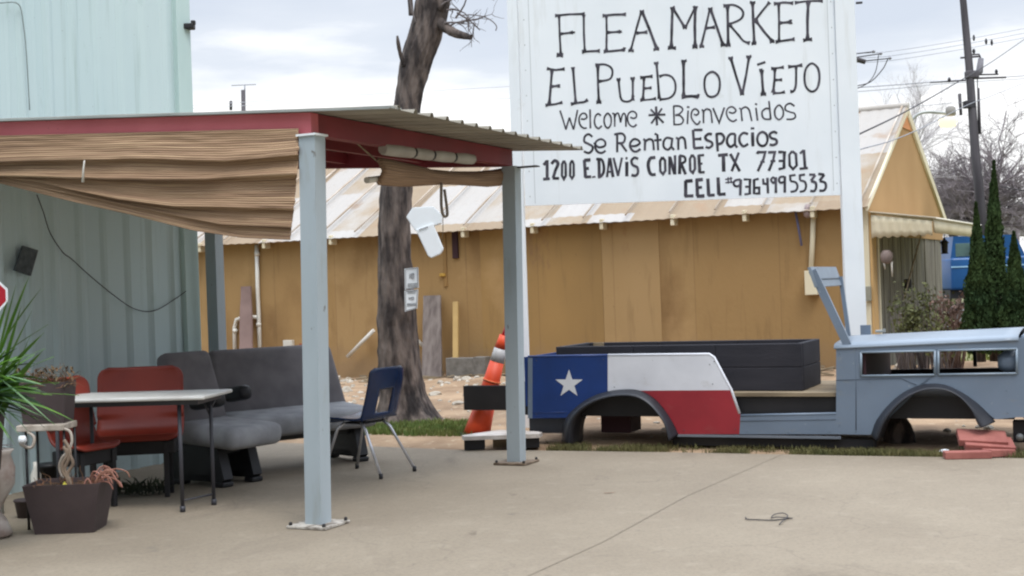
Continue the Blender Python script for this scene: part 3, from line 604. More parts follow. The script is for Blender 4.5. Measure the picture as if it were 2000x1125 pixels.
# ---------------- bamboo blind, sagging across the front
def bamboo(name, c1, c2, c3, nsl):
    m = bpy.data.materials.new(name); m.use_nodes = True; nt = m.node_tree; L = nt.links.new; b = nt.nodes['Principled BSDF']; b.inputs['Roughness'].default_value = .8
    uv = nd(nt, 'ShaderNodeUVMap'); uv.uv_map = 'UVMap'; mp = nd(nt, 'ShaderNodeMapping'); mp.inputs['Scale'].default_value = (3.5, nsl, 1); L(uv.outputs[0], mp.inputs[0])
    n1 = nd(nt, 'ShaderNodeTexNoise'); n1.inputs['Scale'].default_value = 1.0; n1.inputs['Detail'].default_value = 3; L(mp.outputs[0], n1.inputs['Vector'])
    cr = nd(nt, 'ShaderNodeValToRGB'); e = cr.color_ramp.elements; e[0].position = .3; e[0].color = c1; e[1].position = .72; e[1].color = c3; e.new(.5).color = c2
    L(n1.outputs[0], cr.inputs[0]); L(cr.outputs[0], b.inputs['Base Color'])
    sp = nd(nt, 'ShaderNodeSeparateXYZ'); L(uv.outputs[0], sp.inputs[0]); mu = nd(nt, 'ShaderNodeMath', operation='MULTIPLY'); L(sp.outputs[1], mu.inputs[0]); mu.inputs[1].default_value = nsl*2.2
    si = nd(nt, 'ShaderNodeMath', operation='SINE'); L(mu.outputs[0], si.inputs[0])
    bp = nd(nt, 'ShaderNodeBump'); bp.inputs['Strength'].default_value = .6; bp.inputs['Distance'].default_value = .003; L(si.outputs[0], bp.inputs['Height']); L(bp.outputs[0], b.inputs['Normal'])
    return m
M_bam = bamboo('bamboo_slats', RGB(98, 73, 56), RGB(150, 120, 93), RGB(198, 168, 132), 150)
M_bam2 = bamboo('brown_rolled_bamboo', RGB(128, 102, 82), RGB(150, 122, 98), RGB(170, 140, 112), 26)
NF = -UYc
def inF(px, py, y=-.06): return PL(px, py, T_C @ Vector((0, y, 0)), NF)
topl = [(-80, 268), (0, 265), (583, 251)]
lines = [[(-80, 318), (0, 317), (240, 311), (345, 313), (440, 316), (583, 303)], [(-80, 342), (0, 344), (160, 348), (300, 352), (400, 350), (583, 341)], [(-80, 350), (0, 347), (100, 362), (230, 390), (340, 403), (583, 410)], [(-80, 352), (0, 352), (150, 381), (300, 412), (430, 438), (577, 445)], [(-80, 356), (0, 358), (150, 396), (250, 418), (380, 451), (470, 464), (570, 469)]]
rails = [topl]+lines; vk = [0, .24, .42, .68, .86, 1.0]; bulge = [0, .042, .046, .034, .028, .016]
b = MB()
def blind(u, v):
    xr = lerp(583, 566, max(0, (v-.3)/.7)); px = lerp(-420, xr, u)  # out-of-view left stretch added to shade the space under the canopy
    for i in range(5):
        if v <= vk[i+1]+1e-9: break
    t = (v-vk[i])/(vk[i+1]-vk[i]); qx = max(px, -80); y0 = pline(rails[i], qx)-(px-qx)*.03*(1 if i == 0 else .5-.5*i); y1 = pline(rails[i+1], qx)-(px-qx)*.03*(.0-.5*i)
    py = lerp(y0, y1, t); width = abs(y1-y0)/45
    d = bulge[i+1]*min(1, width+.15)*(t**1.6)*1.3+.010*noise.noise(Vector((u*7, v*11, 3)))+.006*noise.noise(Vector((u*22, v*30, 1)))
    py += 2.2*noise.noise(Vector((u*9, i*3.3, 2)))*min(1, width)*(1 if 0 < v < 1 else 0)+(1.6*noise.noise(Vector((v*40, 9, 2)))*0)
    px += 2.5*noise.noise(Vector((v*25, 5, 1)))*u**8
    return inF(px, py, -.065-.04*(1-v)*0-d)
b.grid(blind, 170, 120, uv=True)
t = thing('bamboo_blind', 'wide brown bamboo blind sagging in folds under the front red beam', 'blind', T_C @ Vector((-1.8, -.06, 1.9)), A_C2)
b.build('slats', M_bam, t, solid=.004)
b = MB(); b.tube([inF(165, 313, -.17), inF(163, 330, -.17), inF(162, 356, -.17)], [.004, .006, .010], 6); b.build('pull_cord', M_pvc, t)
b = MB(T_C); b.grid(lambda u, v: (-4.42+.02*math.sin(v*30), lerp(.1, LC-.1, u), lerp(.75, ZB+.2, v)), 20, 60, uv=True); tag(b.build('bamboo_blind', M_bam, solid=.004), 'unseen bamboo blind added at the left end to shade the canopy', 'blind')  # out-of-view blind added to keep light from the left off the wall
# ---------------- rolled blind along the right side
NS = UXc
def inS(px, py, x=0.0): return PL(px, py, T_C @ Vector((x, 0, 0)), NS)
tb_ = [(733, 311), (760, 315), (800, 323), (840, 334), (880, 338), (930, 338), (960, 335), (992, 329)]; bb_ = [(733, 358), (770, 361), (800, 361), (860, 357), (890, 358), (950, 362), (975, 360), (992, 354)]
t2 = thing('rolled_blind', 'brown bamboo blind rolled up and sagging under the right side beam', 'blind', T_C @ Vector((-.1, 1.8, 2.2)), A_C2)
b = MB()
def rb(u, v):
    px = lerp(736, 990, u); py = lerp(pline(tb_, px), pline(bb_, px), v); d = .045*math.sin(PI*v)**.7+.012*noise.noise(Vector((u*6, v*3, 0))); return inS(px, py, -.06)+NS*d
b.grid(rb, 50, 14, uv=True); b.build('slats', M_bam2, t2, solid=.03)
b = MB(); b.tube([inS(716, 352, -.07), inS(742, 349, -.07)], .022, 10); b.build('rod', M_pvc, t2)
b = MB(); b.tube([inS(678, 262, .02), inS(734, 313, -.05)], .006, 5); b.build('pull_cord', M_plank, t2)
b = MB(); b.tube(smoothpts([inS(862, 357, .0), inS(862, 400, .0), inS(866, 421, .0), inS(873, 421, .0), inS(873, 408, .0), inS(868, 370, .0)], 4), .011, 6); b.build('pull_cord', mat('grey_cord2', RGB(140, 128, 116), scale=4), t2)
b = MB(); b.tube([inS(865, 424, .0), inS(865, 455, .0), inS(862, 474, .0)], .003, 5); b.build('pull_cord', M_plank, t2)
# ---------------- pale light fixture hung below the side beam: four covers with dark clips
t3 = thing('light_fixture', 'long pale four-section lamp strip hung under the right red beam', 'light fixture', T_C @ Vector((.06, 1.2, 2.3)), A_C2)
xs_ = [746, 806, 842, 884, 924]; ys_ = [291, 298, 303, 307, 311]
for i in range(4):
    a, c = inS(xs_[i]+1, ys_[i], .05), inS(xs_[i+1]-1, ys_[i+1], .05); d_ = (c-a)
    b = MB(); b.tube([a, a+d_*.04, a+d_*.5, a+d_*.96, c], [.034, .040, .043, .040, .034], 12); b.build('lamp_cover', mat('dull_white_cover', RGB(178, 174, 166), RGB(156, 150, 142), 5, .6), t3)
    if i:
        b = MB(); b.tube([a-d_.normalized()*.03, a+d_.normalized()*.02], .038, 10); b.build('clip', M_blackm, t3)
# ================================================================== PAINTED SIGN
sgA = P(1005, 700, 13.2); sgA.z = 0; sgB = P(1690, 660, 12.8); sgB.z = 0
ang = math.atan2(-.4, 3.3); T_S = frame((sgA.x, sgA.y, 0), ang); NSG = T_S.to_3x3() @ Vector((0, -1, 0)); Tsi = T_S.inverted()
sg = thing('painted_sign', 'large hand-lettered white sign board on two white posts', 'sign', (sgA.x+.0, sgA.y, 0), ang)
def sp_(px, py, y=0.0): return Tsi @ PL(px, py, T_S @ Vector((0, y, 0)), NSG)
bl, br = sp_(1026, 402), sp_(1640, 381); tl = sp_(1010, -60)
zt = 4.75
b = MB(T_S); b.prism([(bl.x, bl.z), (br.x+.01, br.z), (br.x+.01, zt), (bl.x, zt)], (0, 0, 0), (1, 0, 0), (0, 0, 1), -.03); b.build('board', M_white, sg)
b = MB(T_S); b.box(((bl.x+br.x)/2, -.014, zt+.03), (br.x-bl.x+.0, .05, .10)); b.build('top_rail', M_white, sg)
# posts
def spost(pa, pb, wd, tz=4.9):
    b = MB(T_S); h = wd/2; vs = []
    p0, p1 = sp_(*pa), sp_(*pb); k = (p1.x-p0.x)/(p1.z-p0.z)
    for z in (-.1, tz):
        x = p0.x+k*(z-p0.z)
        for i, j in ((-h, -.025), (h, -.025), (h, .12), (-h, .12)): vs.append((x+i, j, z))
    b.add(vs, [(0, 3, 2, 1), (4, 5, 6, 7), (0, 1, 5, 4), (1, 2, 6, 5), (2, 3, 7, 6), (3, 0, 4, 7)]); return b.build('post', M_white, sg)
spost((1673, 640), (1651, 60), .185); spost((1020, 640), (1002, 60), .10)
# lettering: brush strokes
CW = Vector((0, -1, 0))
class Ink:
    def __init__(s): s.b = MB(T_S); s.k = 0
    def stroke(s, pts, w, flare=0, closed=False):
        """pts on the sign's plane (local x, z); width w in metres; flare: serif-like widening of the ends"""
        s.k += 1; y = -.0012-.00025*(s.k % 9); n = len(pts); vs = []
        pts = [Vector((p[0], 0, p[1])) for p in pts]
        dist = [0]
        for a, c in zip(pts, pts[1:]): dist.append(dist[-1]+(c-a).length)
        tot = max(dist[-1], 1e-6)
        for i, p in enumerate(pts):
            if closed: a, c = pts[(i-1) % n], pts[(i+1) % n]
            else: a, c = pts[max(i-1, 0)], pts[min(i+1, n-1)]
            t = (c-a).normalized(); nn = Vector((-t.z, 0, t.x)); m = 1
            if 0 < i < n-1 or closed:
                t1 = (p-a).normalized(); t2 = (c-p).normalized(); cs_ = max(.5, math.sqrt(max(0, (1+t1.dot(t2))/2))); m = 1/cs_
            e = min(dist[i], tot-dist[i]) if not closed else 1
            f = 1+flare*max(0, 1-e/(w*1.6)) if flare else 1
            f *= 1+.16*noise.noise(Vector((p.x*14, s.k*1.7, p.z*14)))
            vs += [(p.x+nn.x*w/2*m*f, y, p.z+nn.z*w/2*m*f), (p.x-nn.x*w/2*m*f, y, p.z-nn.z*w/2*m*f)]
        fs = [(2*i, 2*i+1, 2*i+3, 2*i+2) for i in range(n-1)]
        if closed: fs.append((2*n-2, 2*n-1, 1, 0))
        s.b.add(vs, fs)
def densify(p, k=5):
    out = []
    for a, c in zip(p, p[1:]):
        for i in range(k): out.append((a[0]+(c[0]-a[0])*i/k, a[1]+(c[1]-a[1])*i/k))
    return out+[p[-1]]
def write(data, sc, ox, oy, wpx, flare, name='lettering'):
    """data: strokes split by ';' — 'x,y x,y' straight, '~' curved, 'o' closed curve; optional 'w2.0:' prefix scales the brush"""
    ink = Ink()
    for st in data.replace('\n', '').split(';'):
        st = st.strip()
        if not st: continue
        wf = 1.0
        if st[0] == 'w': a, st = st.split(':'); wf = float(a[1:])
        kind = st[0] if st[0] in '~o' else ''
        pts = [tuple(float(q) for q in t.split(',')) for t in st.lstrip('~o ').split()]
        if kind == '~': pts = [(v.x, v.y) for v in smoothpts([(x, y, 0) for x, y in pts], 6)]
        elif kind == 'o': pts = [(v.x, v.y) for v in smoothpts([(x, y, 0) for x, y in pts], 6, True)]
        else: pts = densify(pts, 6 if flare else 2)
        L_ = [sp_(x/sc+ox, y/sc+oy, -.002) for x, y in pts]
        ink.stroke([(v.x, v.z) for v in L_], wpx*wf*12.9/F, flare, kind == 'o')
    return ink.b.build(name, M_black, sg)
A1 = """270,88 274,200 280,312; w1.3:256,316 294,318; 247,90 330,82 418,80;275,195 350,186; w.9:352,180 352,192; 412,84 413,190 418,296; 402,298 450,294 505,292;
520,90 585,84 655,82; 542,90 544,180 542,294; 544,187 622,182; w.8:621,176 623,190; 526,297 580,293 645,286; w.8:647,272 642,292;
745,60 716,160 682,290; w1.25:745,60 790,170 833,284; 714,190 778,184; w.8:668,291 700,292; w.8:812,286 845,283;
w1.3:922,40 918,150 915,272; w1.2:920,40 995,162; 993,165 1055,35; w1.3:1053,35 1050,150 1052,268; 895,275 942,276; 1036,269 1066,268;
1138,45 1112,160 1086,266; w1.1:1138,45 1175,150 1212,258; 1112,162 1166,156; w.8:1076,269 1104,267; w.8:1198,262 1228,258;
w1.2:1238,35 1240,150 1242,258; ~1214,34 1270,28 1315,50 1328,80 1310,112 1246,140; ~1250,142 1300,200 1330,235 1366,248; w.8:1228,262 1256,260;
w1.2:1382,12 1386,130 1392,250; 1480,12 1440,60 1394,120; w1.2:1400,118 1450,185 1498,240; w.8:1366,12 1398,14; w.8:1376,252 1402,250; w.8:1480,242 1508,238;
1504,22 1560,14 1616,18; 1532,22 1534,130 1534,236; 1536,132 1602,126; w.8:1600,112 1603,138; 1514,241 1570,232 1624,224;
1624,16 1700,6 1786,4; w1.3:1702,10 1697,120 1698,226; 1672,232 1724,226"""
A2 = """w1.2:230,402 222,500 214,598; 200,394 250,402 303,396; 226,497 270,492; w.8:270,484 270,504; 192,605 250,598 290,588;
w1.1:350,385 358,490 366,592; ~338,598 380,590 415,585 435,572; w1.1:493,378 494,480 499,582; ~478,374 530,370 568,388 577,420 560,455 498,468; 484,588 514,587;
~612,456 618,520 628,570 655,584 685,575 696,548; 694,452 694,578; w.8:600,456 624,454; w.8:680,450 706,448;
w1.1:758,446 756,510 752,572; 736,446 780,440 808,438; 758,508 802,504; 736,576 790,572 828,566;
w1.1:830,362 838,460 846,568; ~846,440 880,430 918,442 938,480 935,530 905,562 846,572; w.8:815,364 842,360;
w1.2:985,350 986,450 986,552; w1.3:974,556 1030,552 1070,556; w.8:972,350 1004,348; w.8:1072,540 1068,560; o1150,412 1112,440 1106,500 1122,546 1152,556 1182,538 1194,490 1186,440;
w1.2:1256,332 1288,440 1322,546; w1.1:1362,326 1345,430 1322,546; w.8:1242,334 1270,330; w.8:1345,326 1376,322; w1.2:1434,402 1438,470 1443,536; w2.2:1430,358 1434,370; w.9:1420,404 1440,401; 1428,542 1460,540;
w1.1:1510,392 1508,460 1500,532; 1488,394 1530,390 1562,386; 1508,460 1552,458; 1498,535 1540,534 1568,528; w1.1:1586,384 1630,380 1668,374; ~1632,380 1632,440 1630,492 1618,522 1598,526;
o1722,364 1690,392 1680,445 1690,500 1722,526 1754,505 1766,445 1756,390"""
write(A1, 2.941, 1000, 0, 4.3, .9); write(A2, 2.941, 1000, 0, 4.3, .7)
C1 = """115,215 165,370 210,525; 210,525 240,420 268,330; 268,330 300,430 335,525; 335,525 370,360 400,205; ~455,350 510,355 552,325 530,270 480,262 435,310 425,385 450,460 500,500 552,498; 603,195 606,350 610,505;
~780,300 740,268 695,300 675,390 695,470 745,505 795,462; o890,260 845,310 832,380 850,460 895,500 938,450 948,380 938,310; 962,262 1000,268 1005,370 1005,480; ~1005,330 1030,270 1062,262 1085,330 1100,410; ~1100,410 1125,300 1155,262 1183,310 1188,480;
~1256,325 1310,342 1355,322 1352,260 1290,228 1228,270 1214,360 1245,445 1310,478 1362,440; w1.4:1678,150 1693,455; w1.2:1555,290 1830,280; w1.2:1590,195 1800,415; w1.2:1775,180 1600,425"""
C2 = """-35,145 -28,440; ~-45,142 60,145 112,200 60,268 -10,290; ~-10,292 70,300 122,370 80,435 -40,442; 200,215 188,435; w1.6:205,145 197,172; ~292,275 340,288 373,240 320,188 265,225 252,320 295,400 350,442 398,385; 418,205 450,212 450,420; ~450,232 500,190 560,215 580,300 592,418;
w1.2:605,175 705,415 790,165; ~862,240 930,258 978,215 920,156 850,180 823,260 860,350 930,392 992,360; 1030,175 1060,190 1080,388; ~1060,200 1130,158 1190,200 1215,290 1236,388; 1303,170 1330,380; w1.3:1312,98 1300,125; 1515,60 1545,355; ~1532,192 1470,180 1408,230 1410,310 1450,352 1545,357;
o1680,125 1622,180 1608,245 1625,320 1680,362 1738,315 1750,245 1735,180; ~1932,145 1860,100 1790,135 1785,205 1860,240 1930,262 1944,325 1890,356 1800,357"""
write(C1, 8.333, 1080, 190, 3.3, 0); write(C2, 8.333, 1320, 190, 3.3, 0)
C3 = """~642,645 580,600 518,640 512,720 580,760 642,800 636,865 580,906 502,880; ~668,738 740,812 842,790 846,720 780,680 704,720 685,800 720,880 790,906 858,870; 1045,600 1045,895; ~998,607 1060,592 1130,592 1172,650 1145,735 1050,748; 1105,750 1200,882;
~1258,790 1340,792 1412,750 1390,700 1320,680 1262,735 1258,810 1305,872 1360,882 1425,840; 1470,680 1500,698 1495,865; ~1500,722 1560,682 1620,700 1636,780 1642,860; 1655,592 1700,612 1712,862; 1648,702 1768,690; ~1932,672 1850,660 1802,720 1805,810 1870,852 1930,800; 1945,660 1925,800 1972,858;
2000,660 2040,668 2040,855; ~2040,690 2090,650 2140,680 2155,760 2162,842"""
write(C3, 8.333, 1080, 190, 4.4, 0)
C4 = """435,530 290,532; 280,528 298,828; 300,682 402,677; w.8:402,650 400,702; 288,828 452,818; ~588,602 530,596 480,642 500,692 580,730 592,780 540,822 484,805; 662,590 682,880; ~650,600 740,594 787,660 750,740 690,762; ~970,600 890,600 838,670 840,755 890,806 950,770; 966,600 962,770 1000,818;
~1175,600 1100,580 1040,640 1040,730 1100,797 1178,757; w1.2:1248,570 1255,798; w1.5:1248,488 1248,522; o1410,565 1350,600 1325,680 1350,760 1410,792 1470,760 1492,680 1470,600; ~1650,585 1590,562 1530,600 1550,660 1630,690 1638,750 1580,777 1526,767"""
write(C4, 8.333, 1320, 190, 5.0, 0)
D1 = """w.9:145,282 185,232; 190,218 192,465; w.9:138,466 226,460; ~248,268 290,224 332,262 300,350 265,445; w.9:262,455 346,455; ow.1,1"""
D1 = """w.9:145,282 185,232; 190,218 192,465; w.9:138,466 226,460; ~248,268 290,224 332,262 300,350 268,452; w.9:262,455 346,455; w.8:410,225 386,270 384,420 410,462 434,420 432,270 410,225; w.75:515,220 492,265 490,420 515,455 538,420 537,270 515,220;
755,214 672,220; 675,215 690,445; 692,328 735,325; 682,438 765,433; w1.1:797,425 800,448; 865,205 870,435; w.85:~830,205 900,212 928,290 925,375 890,428 850,440; w.7:1000,190 970,440; w.9:1008,190 1050,438; w.6:985,370 1035,368; w.8:1055,188 1115,425; w.7:1115,425 1165,185; 1228,240 1228,430; w.7:1212,192 1238,196;
w.85:~1376,202 1330,186 1290,225 1305,280 1365,315 1372,385 1340,420 1288,412; 1600,182 1530,192; ~1535,188 1508,260 1520,360 1552,405 1605,402; w.8:1690,178 1662,230 1665,360 1700,400 1730,355 1726,220 1690,178; w.8:1785,170 1785,405; w1:1790,180 1852,400; w.8:1856,155 1858,405"""
D1 = D1.replace('w.85:~', 'w.85:~')
write(D1, 6.667, 1040, 280, 6.3, 0)
D2 = """50,150 45,375; w.8:~40,148 105,165 112,220 55,250; w.9:70,260 120,378; w.8:200,138 172,190 176,330 205,360 234,310 230,180 200,138; w.8:345,142 275,148; 280,140 292,358; w.7:290,250 325,246; w.8:285,354 352,350; 515,147 635,137; w1.1:580,140 585,345; w.9:665,128 780,340; w.8:768,112 682,340;
w.8:990,128 1000,108 1092,106 1070,190 1000,340; w.6:1030,227 1085,225; w.8:1125,110 1208,106 1190,200 1135,335; w.6:1155,217 1215,215; w.8:1250,105 1325,106 1320,300 1253,315; w.8:1255,215 1320,213; w.8:1420,95 1385,140 1390,270 1430,315 1475,270 1465,130 1420,95; w.7:1515,125 1560,82; w.9:1562,78 1578,305; w.8:1510,310 1612,300"""
write(D2, 6.25, 1320, 280, 6.3, 0)
D3 = """205,455 115,462; 120,455 120,650; 108,643 215,640; 330,440 240,450; 255,440 265,645; w.8:265,540 320,535; 255,645 350,640; 390,430 402,640; w.9:395,636 475,630; 515,415 525,628; 518,624 608,618; w.4:602,440 690,427; w.4:605,480 695,470; w.4:638,412 642,490; w.4:670,408 676,486;
w.65:~790,440 730,450 706,482 722,518 765,520 790,490; w.8:792,440 786,635; w.7:828,440 905,440 902,615 838,622; w.7:845,530 900,528; w.7:1012,432 955,445 955,612 1018,612 1018,540 960,542; w.7:1065,430 1070,490 1130,500; w.75:1118,420 1125,610; w.65:o1190,415 1162,445 1190,482 1214,448; w.75:1220,412 1222,605;
w.65:~1325,405 1275,412 1258,450 1280,480 1325,470; w.75:1330,400 1330,600; w.65:1462,385 1395,395 1400,460; w.65:~1400,462 1460,475 1485,520 1465,575 1400,592; w.65:1577,380 1515,390 1515,450; w.65:~1515,452 1572,468 1590,520 1570,575 1513,592;
w.75:1628,382 1702,382; w.75:1702,385 1650,458; w.75:~1650,460 1705,480 1712,540 1690,580 1640,580; w.75:1738,372 1812,380; w.75:1812,382 1755,455; w.75:~1755,460 1820,480 1832,535 1805,575 1752,577"""
write(D3, 6.25, 1320, 280, 6.6, 0)

M_seam = mat('sheet_joint_grey', RGB(186, 190, 190), scale=3)  # thin grey strips mark the joints between the board's sheets
for (xa_, za_, xb_, zb2) in ((br.x-.055, bl.z+.02, br.x-.055, zt-.02), (bl.x+.10, bl.z+.02, bl.x+.10, zt-.02)):
    b = MB(T_S); b.box(((xa_+xb_)/2, -.0006, (za_+zb2)/2), (.005, .0012, zb2-za_)); b.build('sheet_joint', M_seam, sg)
for i_ in range(11):
    for xx_ in (bl.x+.05, br.x-.02):
        b = MB(T_S); b.lathe([(.006, 0), (.004, .003)], (0, 0, 0), 7, M=Matrix.Translation(Vector((xx_, -.0002, bl.z+.09+i_*.25))) @ Matrix.Rotation(PI/2, 4, 'X')); b.build('screw', M_galv, sg)
# ================================================================== CUT-DOWN VEHICLE BODY (planter)
pr = P(1032, 840, 11.9); A_J = math.atan2(-.411, .912); O_J = Vector((pr.x, 11.9, 0)); T_J = frame(O_J, A_J); NJ = T_J.to_3x3() @ Vector((0, -1, 0)); Tji = T_J.inverted()
jp = thing('truck_body', 'wheelless old off-road body painted with a star flag and grey hood', 'vehicle body', O_J, A_J)
def j(px, py, y=0.0): q = Tji @ PL(px, py, T_J @ Vector((0, y, 0)), NJ); return (q.x, q.z)
def jpoly(pts, m, name, th=.018, lab=None, y=0.0):
    b = MB(T_J); b.prism([j(*p) for p in pts], (0, y, 0), (1, 0, 0), (0, 0, 1), -th); o = b.build(name, m, jp)
    if lab: o['label'] = lab
    return o
RO = [(1097, 862), (1103, 823), (1119, 801), (1147, 780), (1178, 767), (1215, 761), (1249, 763), (1277, 778), (1298, 801), (1314, 826), (1325, 849)]
FO = [(1702, 849), (1712, 822), (1733, 794), (1760, 770), (1790, 755), (1815, 750), (1845, 752), (1875, 765), (1905, 785), (1930, 808), (1944, 824)]
# flag panels: split of the arch between the colours
jpoly([(1040, 697), (1187, 694), (1187, 765), (1178, 767), (1147, 780), (1119, 801), (1107, 816), (1040, 817)], M_blue, 'side_panel', lab='blue flag panel with white star')
jpoly([(1031, 698), (1040, 697), (1040, 817), (1031, 817)], M_jeep, 'side_panel')
jpoly([(1187, 694), (1385, 692), (1393, 697), (1427, 762), (1240, 763), (1215, 761), (1187, 765)], M_jwhite, 'side_panel', lab='white flag panel')
jpoly([(1240, 763), (1427, 762), (1441, 795), (1446, 812), (1444, 848), (1325, 848), (1314, 826), (1298, 801), (1277, 778), (1249, 763.5)], M_jred, 'side_panel', lab='red flag panel')
star = []; cx, cy = 1111.5, 750
for i in range(10):
    r = 28.5 if i % 2 == 0 else 11.2; a = PI/2+i*PI/5; star.append((cx+r*math.cos(a)*.99, cy-r*math.sin(a)*1.0))
b = MB(T_J); sc5 = j(cx, cy); b.add([(sc5[0], -.0025, sc5[1])]+[(j(*p)[0], -.0025, j(*p)[1]) for p in star], [(0, i_+1, (i_+1) % 10+1) for i_ in range(10)]); b.build('star', mat('star_paint', RGB(216, 218, 222), RGB(206, 208, 212), 6, .5), jp)
# grey body from the door sill to the nose, with the two hood vents cut out
cowl_l, vt, vb, vl, vr = 1633, 684, 732, 1682, 1985
jpoly([(1446, 812), (1633, 808), (1633, 848), (1444, 848)], M_jeep, 'door_sill')
jpoly([(1633, 676), (1682, 674), (1682, 849), (1633, 848)], M_jeep, 'cowl_side')
jpoly([(1682, 674), (1986, 660), (1986, 681), (1682, 688)], M_jeep, 'hood_side')
jpoly([(1826, 685), (1833, 684.7), (1833, 731), (1826, 731)], M_jeep, 'vent_bar')
jpoly([(1682, 733), (1826, 731), (1986, 728), (1986, 815), (1944, 819)]+[FO[k] for k in range(10, 0, -1)][1:]+[(1702, 849), (1682, 849)], M_jeep, 'fender')
jpoly([(1986, 660), (2012, 659), (2012, 815), (1986, 815)], M_jeep, 'nose_panel')
# vent frames standing a little proud
def rim(x0, x1, y0a, y0b, y1a, y1b):
    b = MB(T_J); pts = [j(x0, y0a), j(x1, y0b), j(x1, y1b), j(x0, y1a)]
    for p, q in zip(pts, pts[1:]+pts[:1]): b.tube([(p[0], -.006, p[1]), (q[0], -.006, q[1])], .009, 6)
    b.build('vent_frame', mat('vent_trim_paint', RGB(140, 155, 168), scale=3, rough=.35), jp)
rim(1682, 1826, 688, 685, 734, 732); rim(1833, 1986, 684.5, 681, 731.5, 729)
# flares: swept lips over the arches, outward 11 cm
def flare(O, In, lipd, name):
    o3 = smoothpts([(j(*p)[0], -.002, j(*p)[1]) for p in O], 4); i3 = smoothpts([(j(*p, -lipd)[0], -lipd, j(*p, -lipd)[1]) for p in In], 4)
    m = min(len(o3), len(i3)); b = MB(T_J)
    def fn(u, v):
        k = u*(m-1); a = o3[int(round(k*(len(o3)-1)/(m-1)))]; c = i3[int(round(k*(len(i3)-1)/(m-1)))]
        if v <= .7:
            t = v/.7; q = a.lerp(c, t); q = Vector((q.x, lerp(a.y, c.y, math.sin(t*PI/2)), q.z)); return q
        t = (v-.7)/.3; return Vector((c.x, lerp(c.y, .22, t), c.z))
    b.grid(fn, m-1, 10); return b.build(name, M_flare, jp, solid=.006)
RI = [(1112, 872), (1115, 832), (1127, 808), (1150, 790), (1180, 778), (1215, 773), (1242, 776), (1263, 787), (1283, 807), (1298, 830), (1306, 862)]
FI = [(1712, 862), (1726, 826), (1746, 799), (1770, 778), (1796, 765), (1822, 760), (1850, 763), (1876, 777), (1897, 801), (1909, 826), (1916, 836)]
flare(RO, RI, .10, 'wheel_flare'); flare(FO, FI, .10, 'wheel_flare')
def screwpt(px, py, r=.0045):
    x, z = j(px, py); b = MB(T_J); b.lathe([(r, 0), (r, .003), (r*.5, .006)], (0, 0, 0), 8, M=Matrix.Translation(Vector((x, 0, z))) @ Matrix.Rotation(PI/2, 4, 'X')); b.build('rivet', M_tleg if py > 690 and px < 1450 else M_jeep, jp)
for q_ in [(1386, 712), (1392, 750), (1395, 706), (1048, 704), (1048, 810), (1179, 702), (1200, 756), (1436, 838), (1336, 840), (1640, 690), (1640, 830), (1672, 842), (1966, 762), (1968, 806), (1640, 760), (1700, 745), (1620, 842), (1460, 842), (1540, 844)]: screwpt(*q_)
for pts_ in ([(1633, 742), (1760, 739), (1790, 752)], [(1672, 676), (1672, 840)], [(1040, 806), (1108, 805)], [(1446, 822), (1633, 819)]):
    b = MB(T_J); b.tube([(j(*q_)[0], -.001, j(*q_)[1]) for q_ in pts_], .0035, 5); b.build('panel_crease', mat('crease_line_paint', RGB(92, 104, 118), scale=4) if pts_[0][0] > 1400 else M_blue, jp)  # thin lines along the panel creases, darker on the grey body
# rolled top edges of the tub
for pts_, m_ in (([(1031, 697), (1187, 694)], M_blue), ([(1187, 694), (1385, 692), (1394, 698), (1428, 762), (1444, 808)], M_jwhite), ([(1446, 812), (1633, 808)], M_jeep)):
    b = MB(T_J); b.tube([(j(*q_)[0], .008, j(*q_)[1]) for q_ in pts_], .012, 8); b.build('rolled_edge', m_, jp)
# sill, chassis, floor
jx = lambda px: j(px, 800)[0]
ZS = j(1500, 850)[1]
W_J = 1.37
b = MB(T_J); b.box(((jx(1322)+jx(1640))/2, .02, ZS-.012), (jx(1640)-jx(1322), .06, .02)); b.build('sill_trim', mat('sill_paint', RGB(112, 118, 126), scale=3), jp)
b = MB(T_J); b.box(((jx(1310)+jx(1702))/2, .12, ZS-.065), (jx(1702)-jx(1310), .16, .07)); b.build('sill_shadow_bar', M_blackm, jp)  # black bar stands in for the shadow under the body sill
b = MB(T_J); b.box(((jx(1031)+jx(1100))/2, .12, j(1060, 832)[1]), (jx(1100)-jx(1031), .2, .13)); b.build('rear_skirt', M_flare, jp)
x0, x1 = .03, jx(1986)
b = MB(T_J); b.box(((x0+x1)/2, W_J/2, .345), (x1-x0-.05, W_J-.12, .17)); b.build('chassis', M_blackm, jp)
b = MB(T_J); b.box(((jx(1151)+jx(1210))/2, .42, .19), (jx(1210)-jx(1151), .3, .2), bev=.01); b.build('axle_mount', M_mar, jp)
b = MB(T_J); b.box(((jx(1300)+jx(1632))/2, W_J/2, .452), (jx(1632)-jx(1300), W_J-.06, .03)); b.build('floor_board', M_plank, jp)
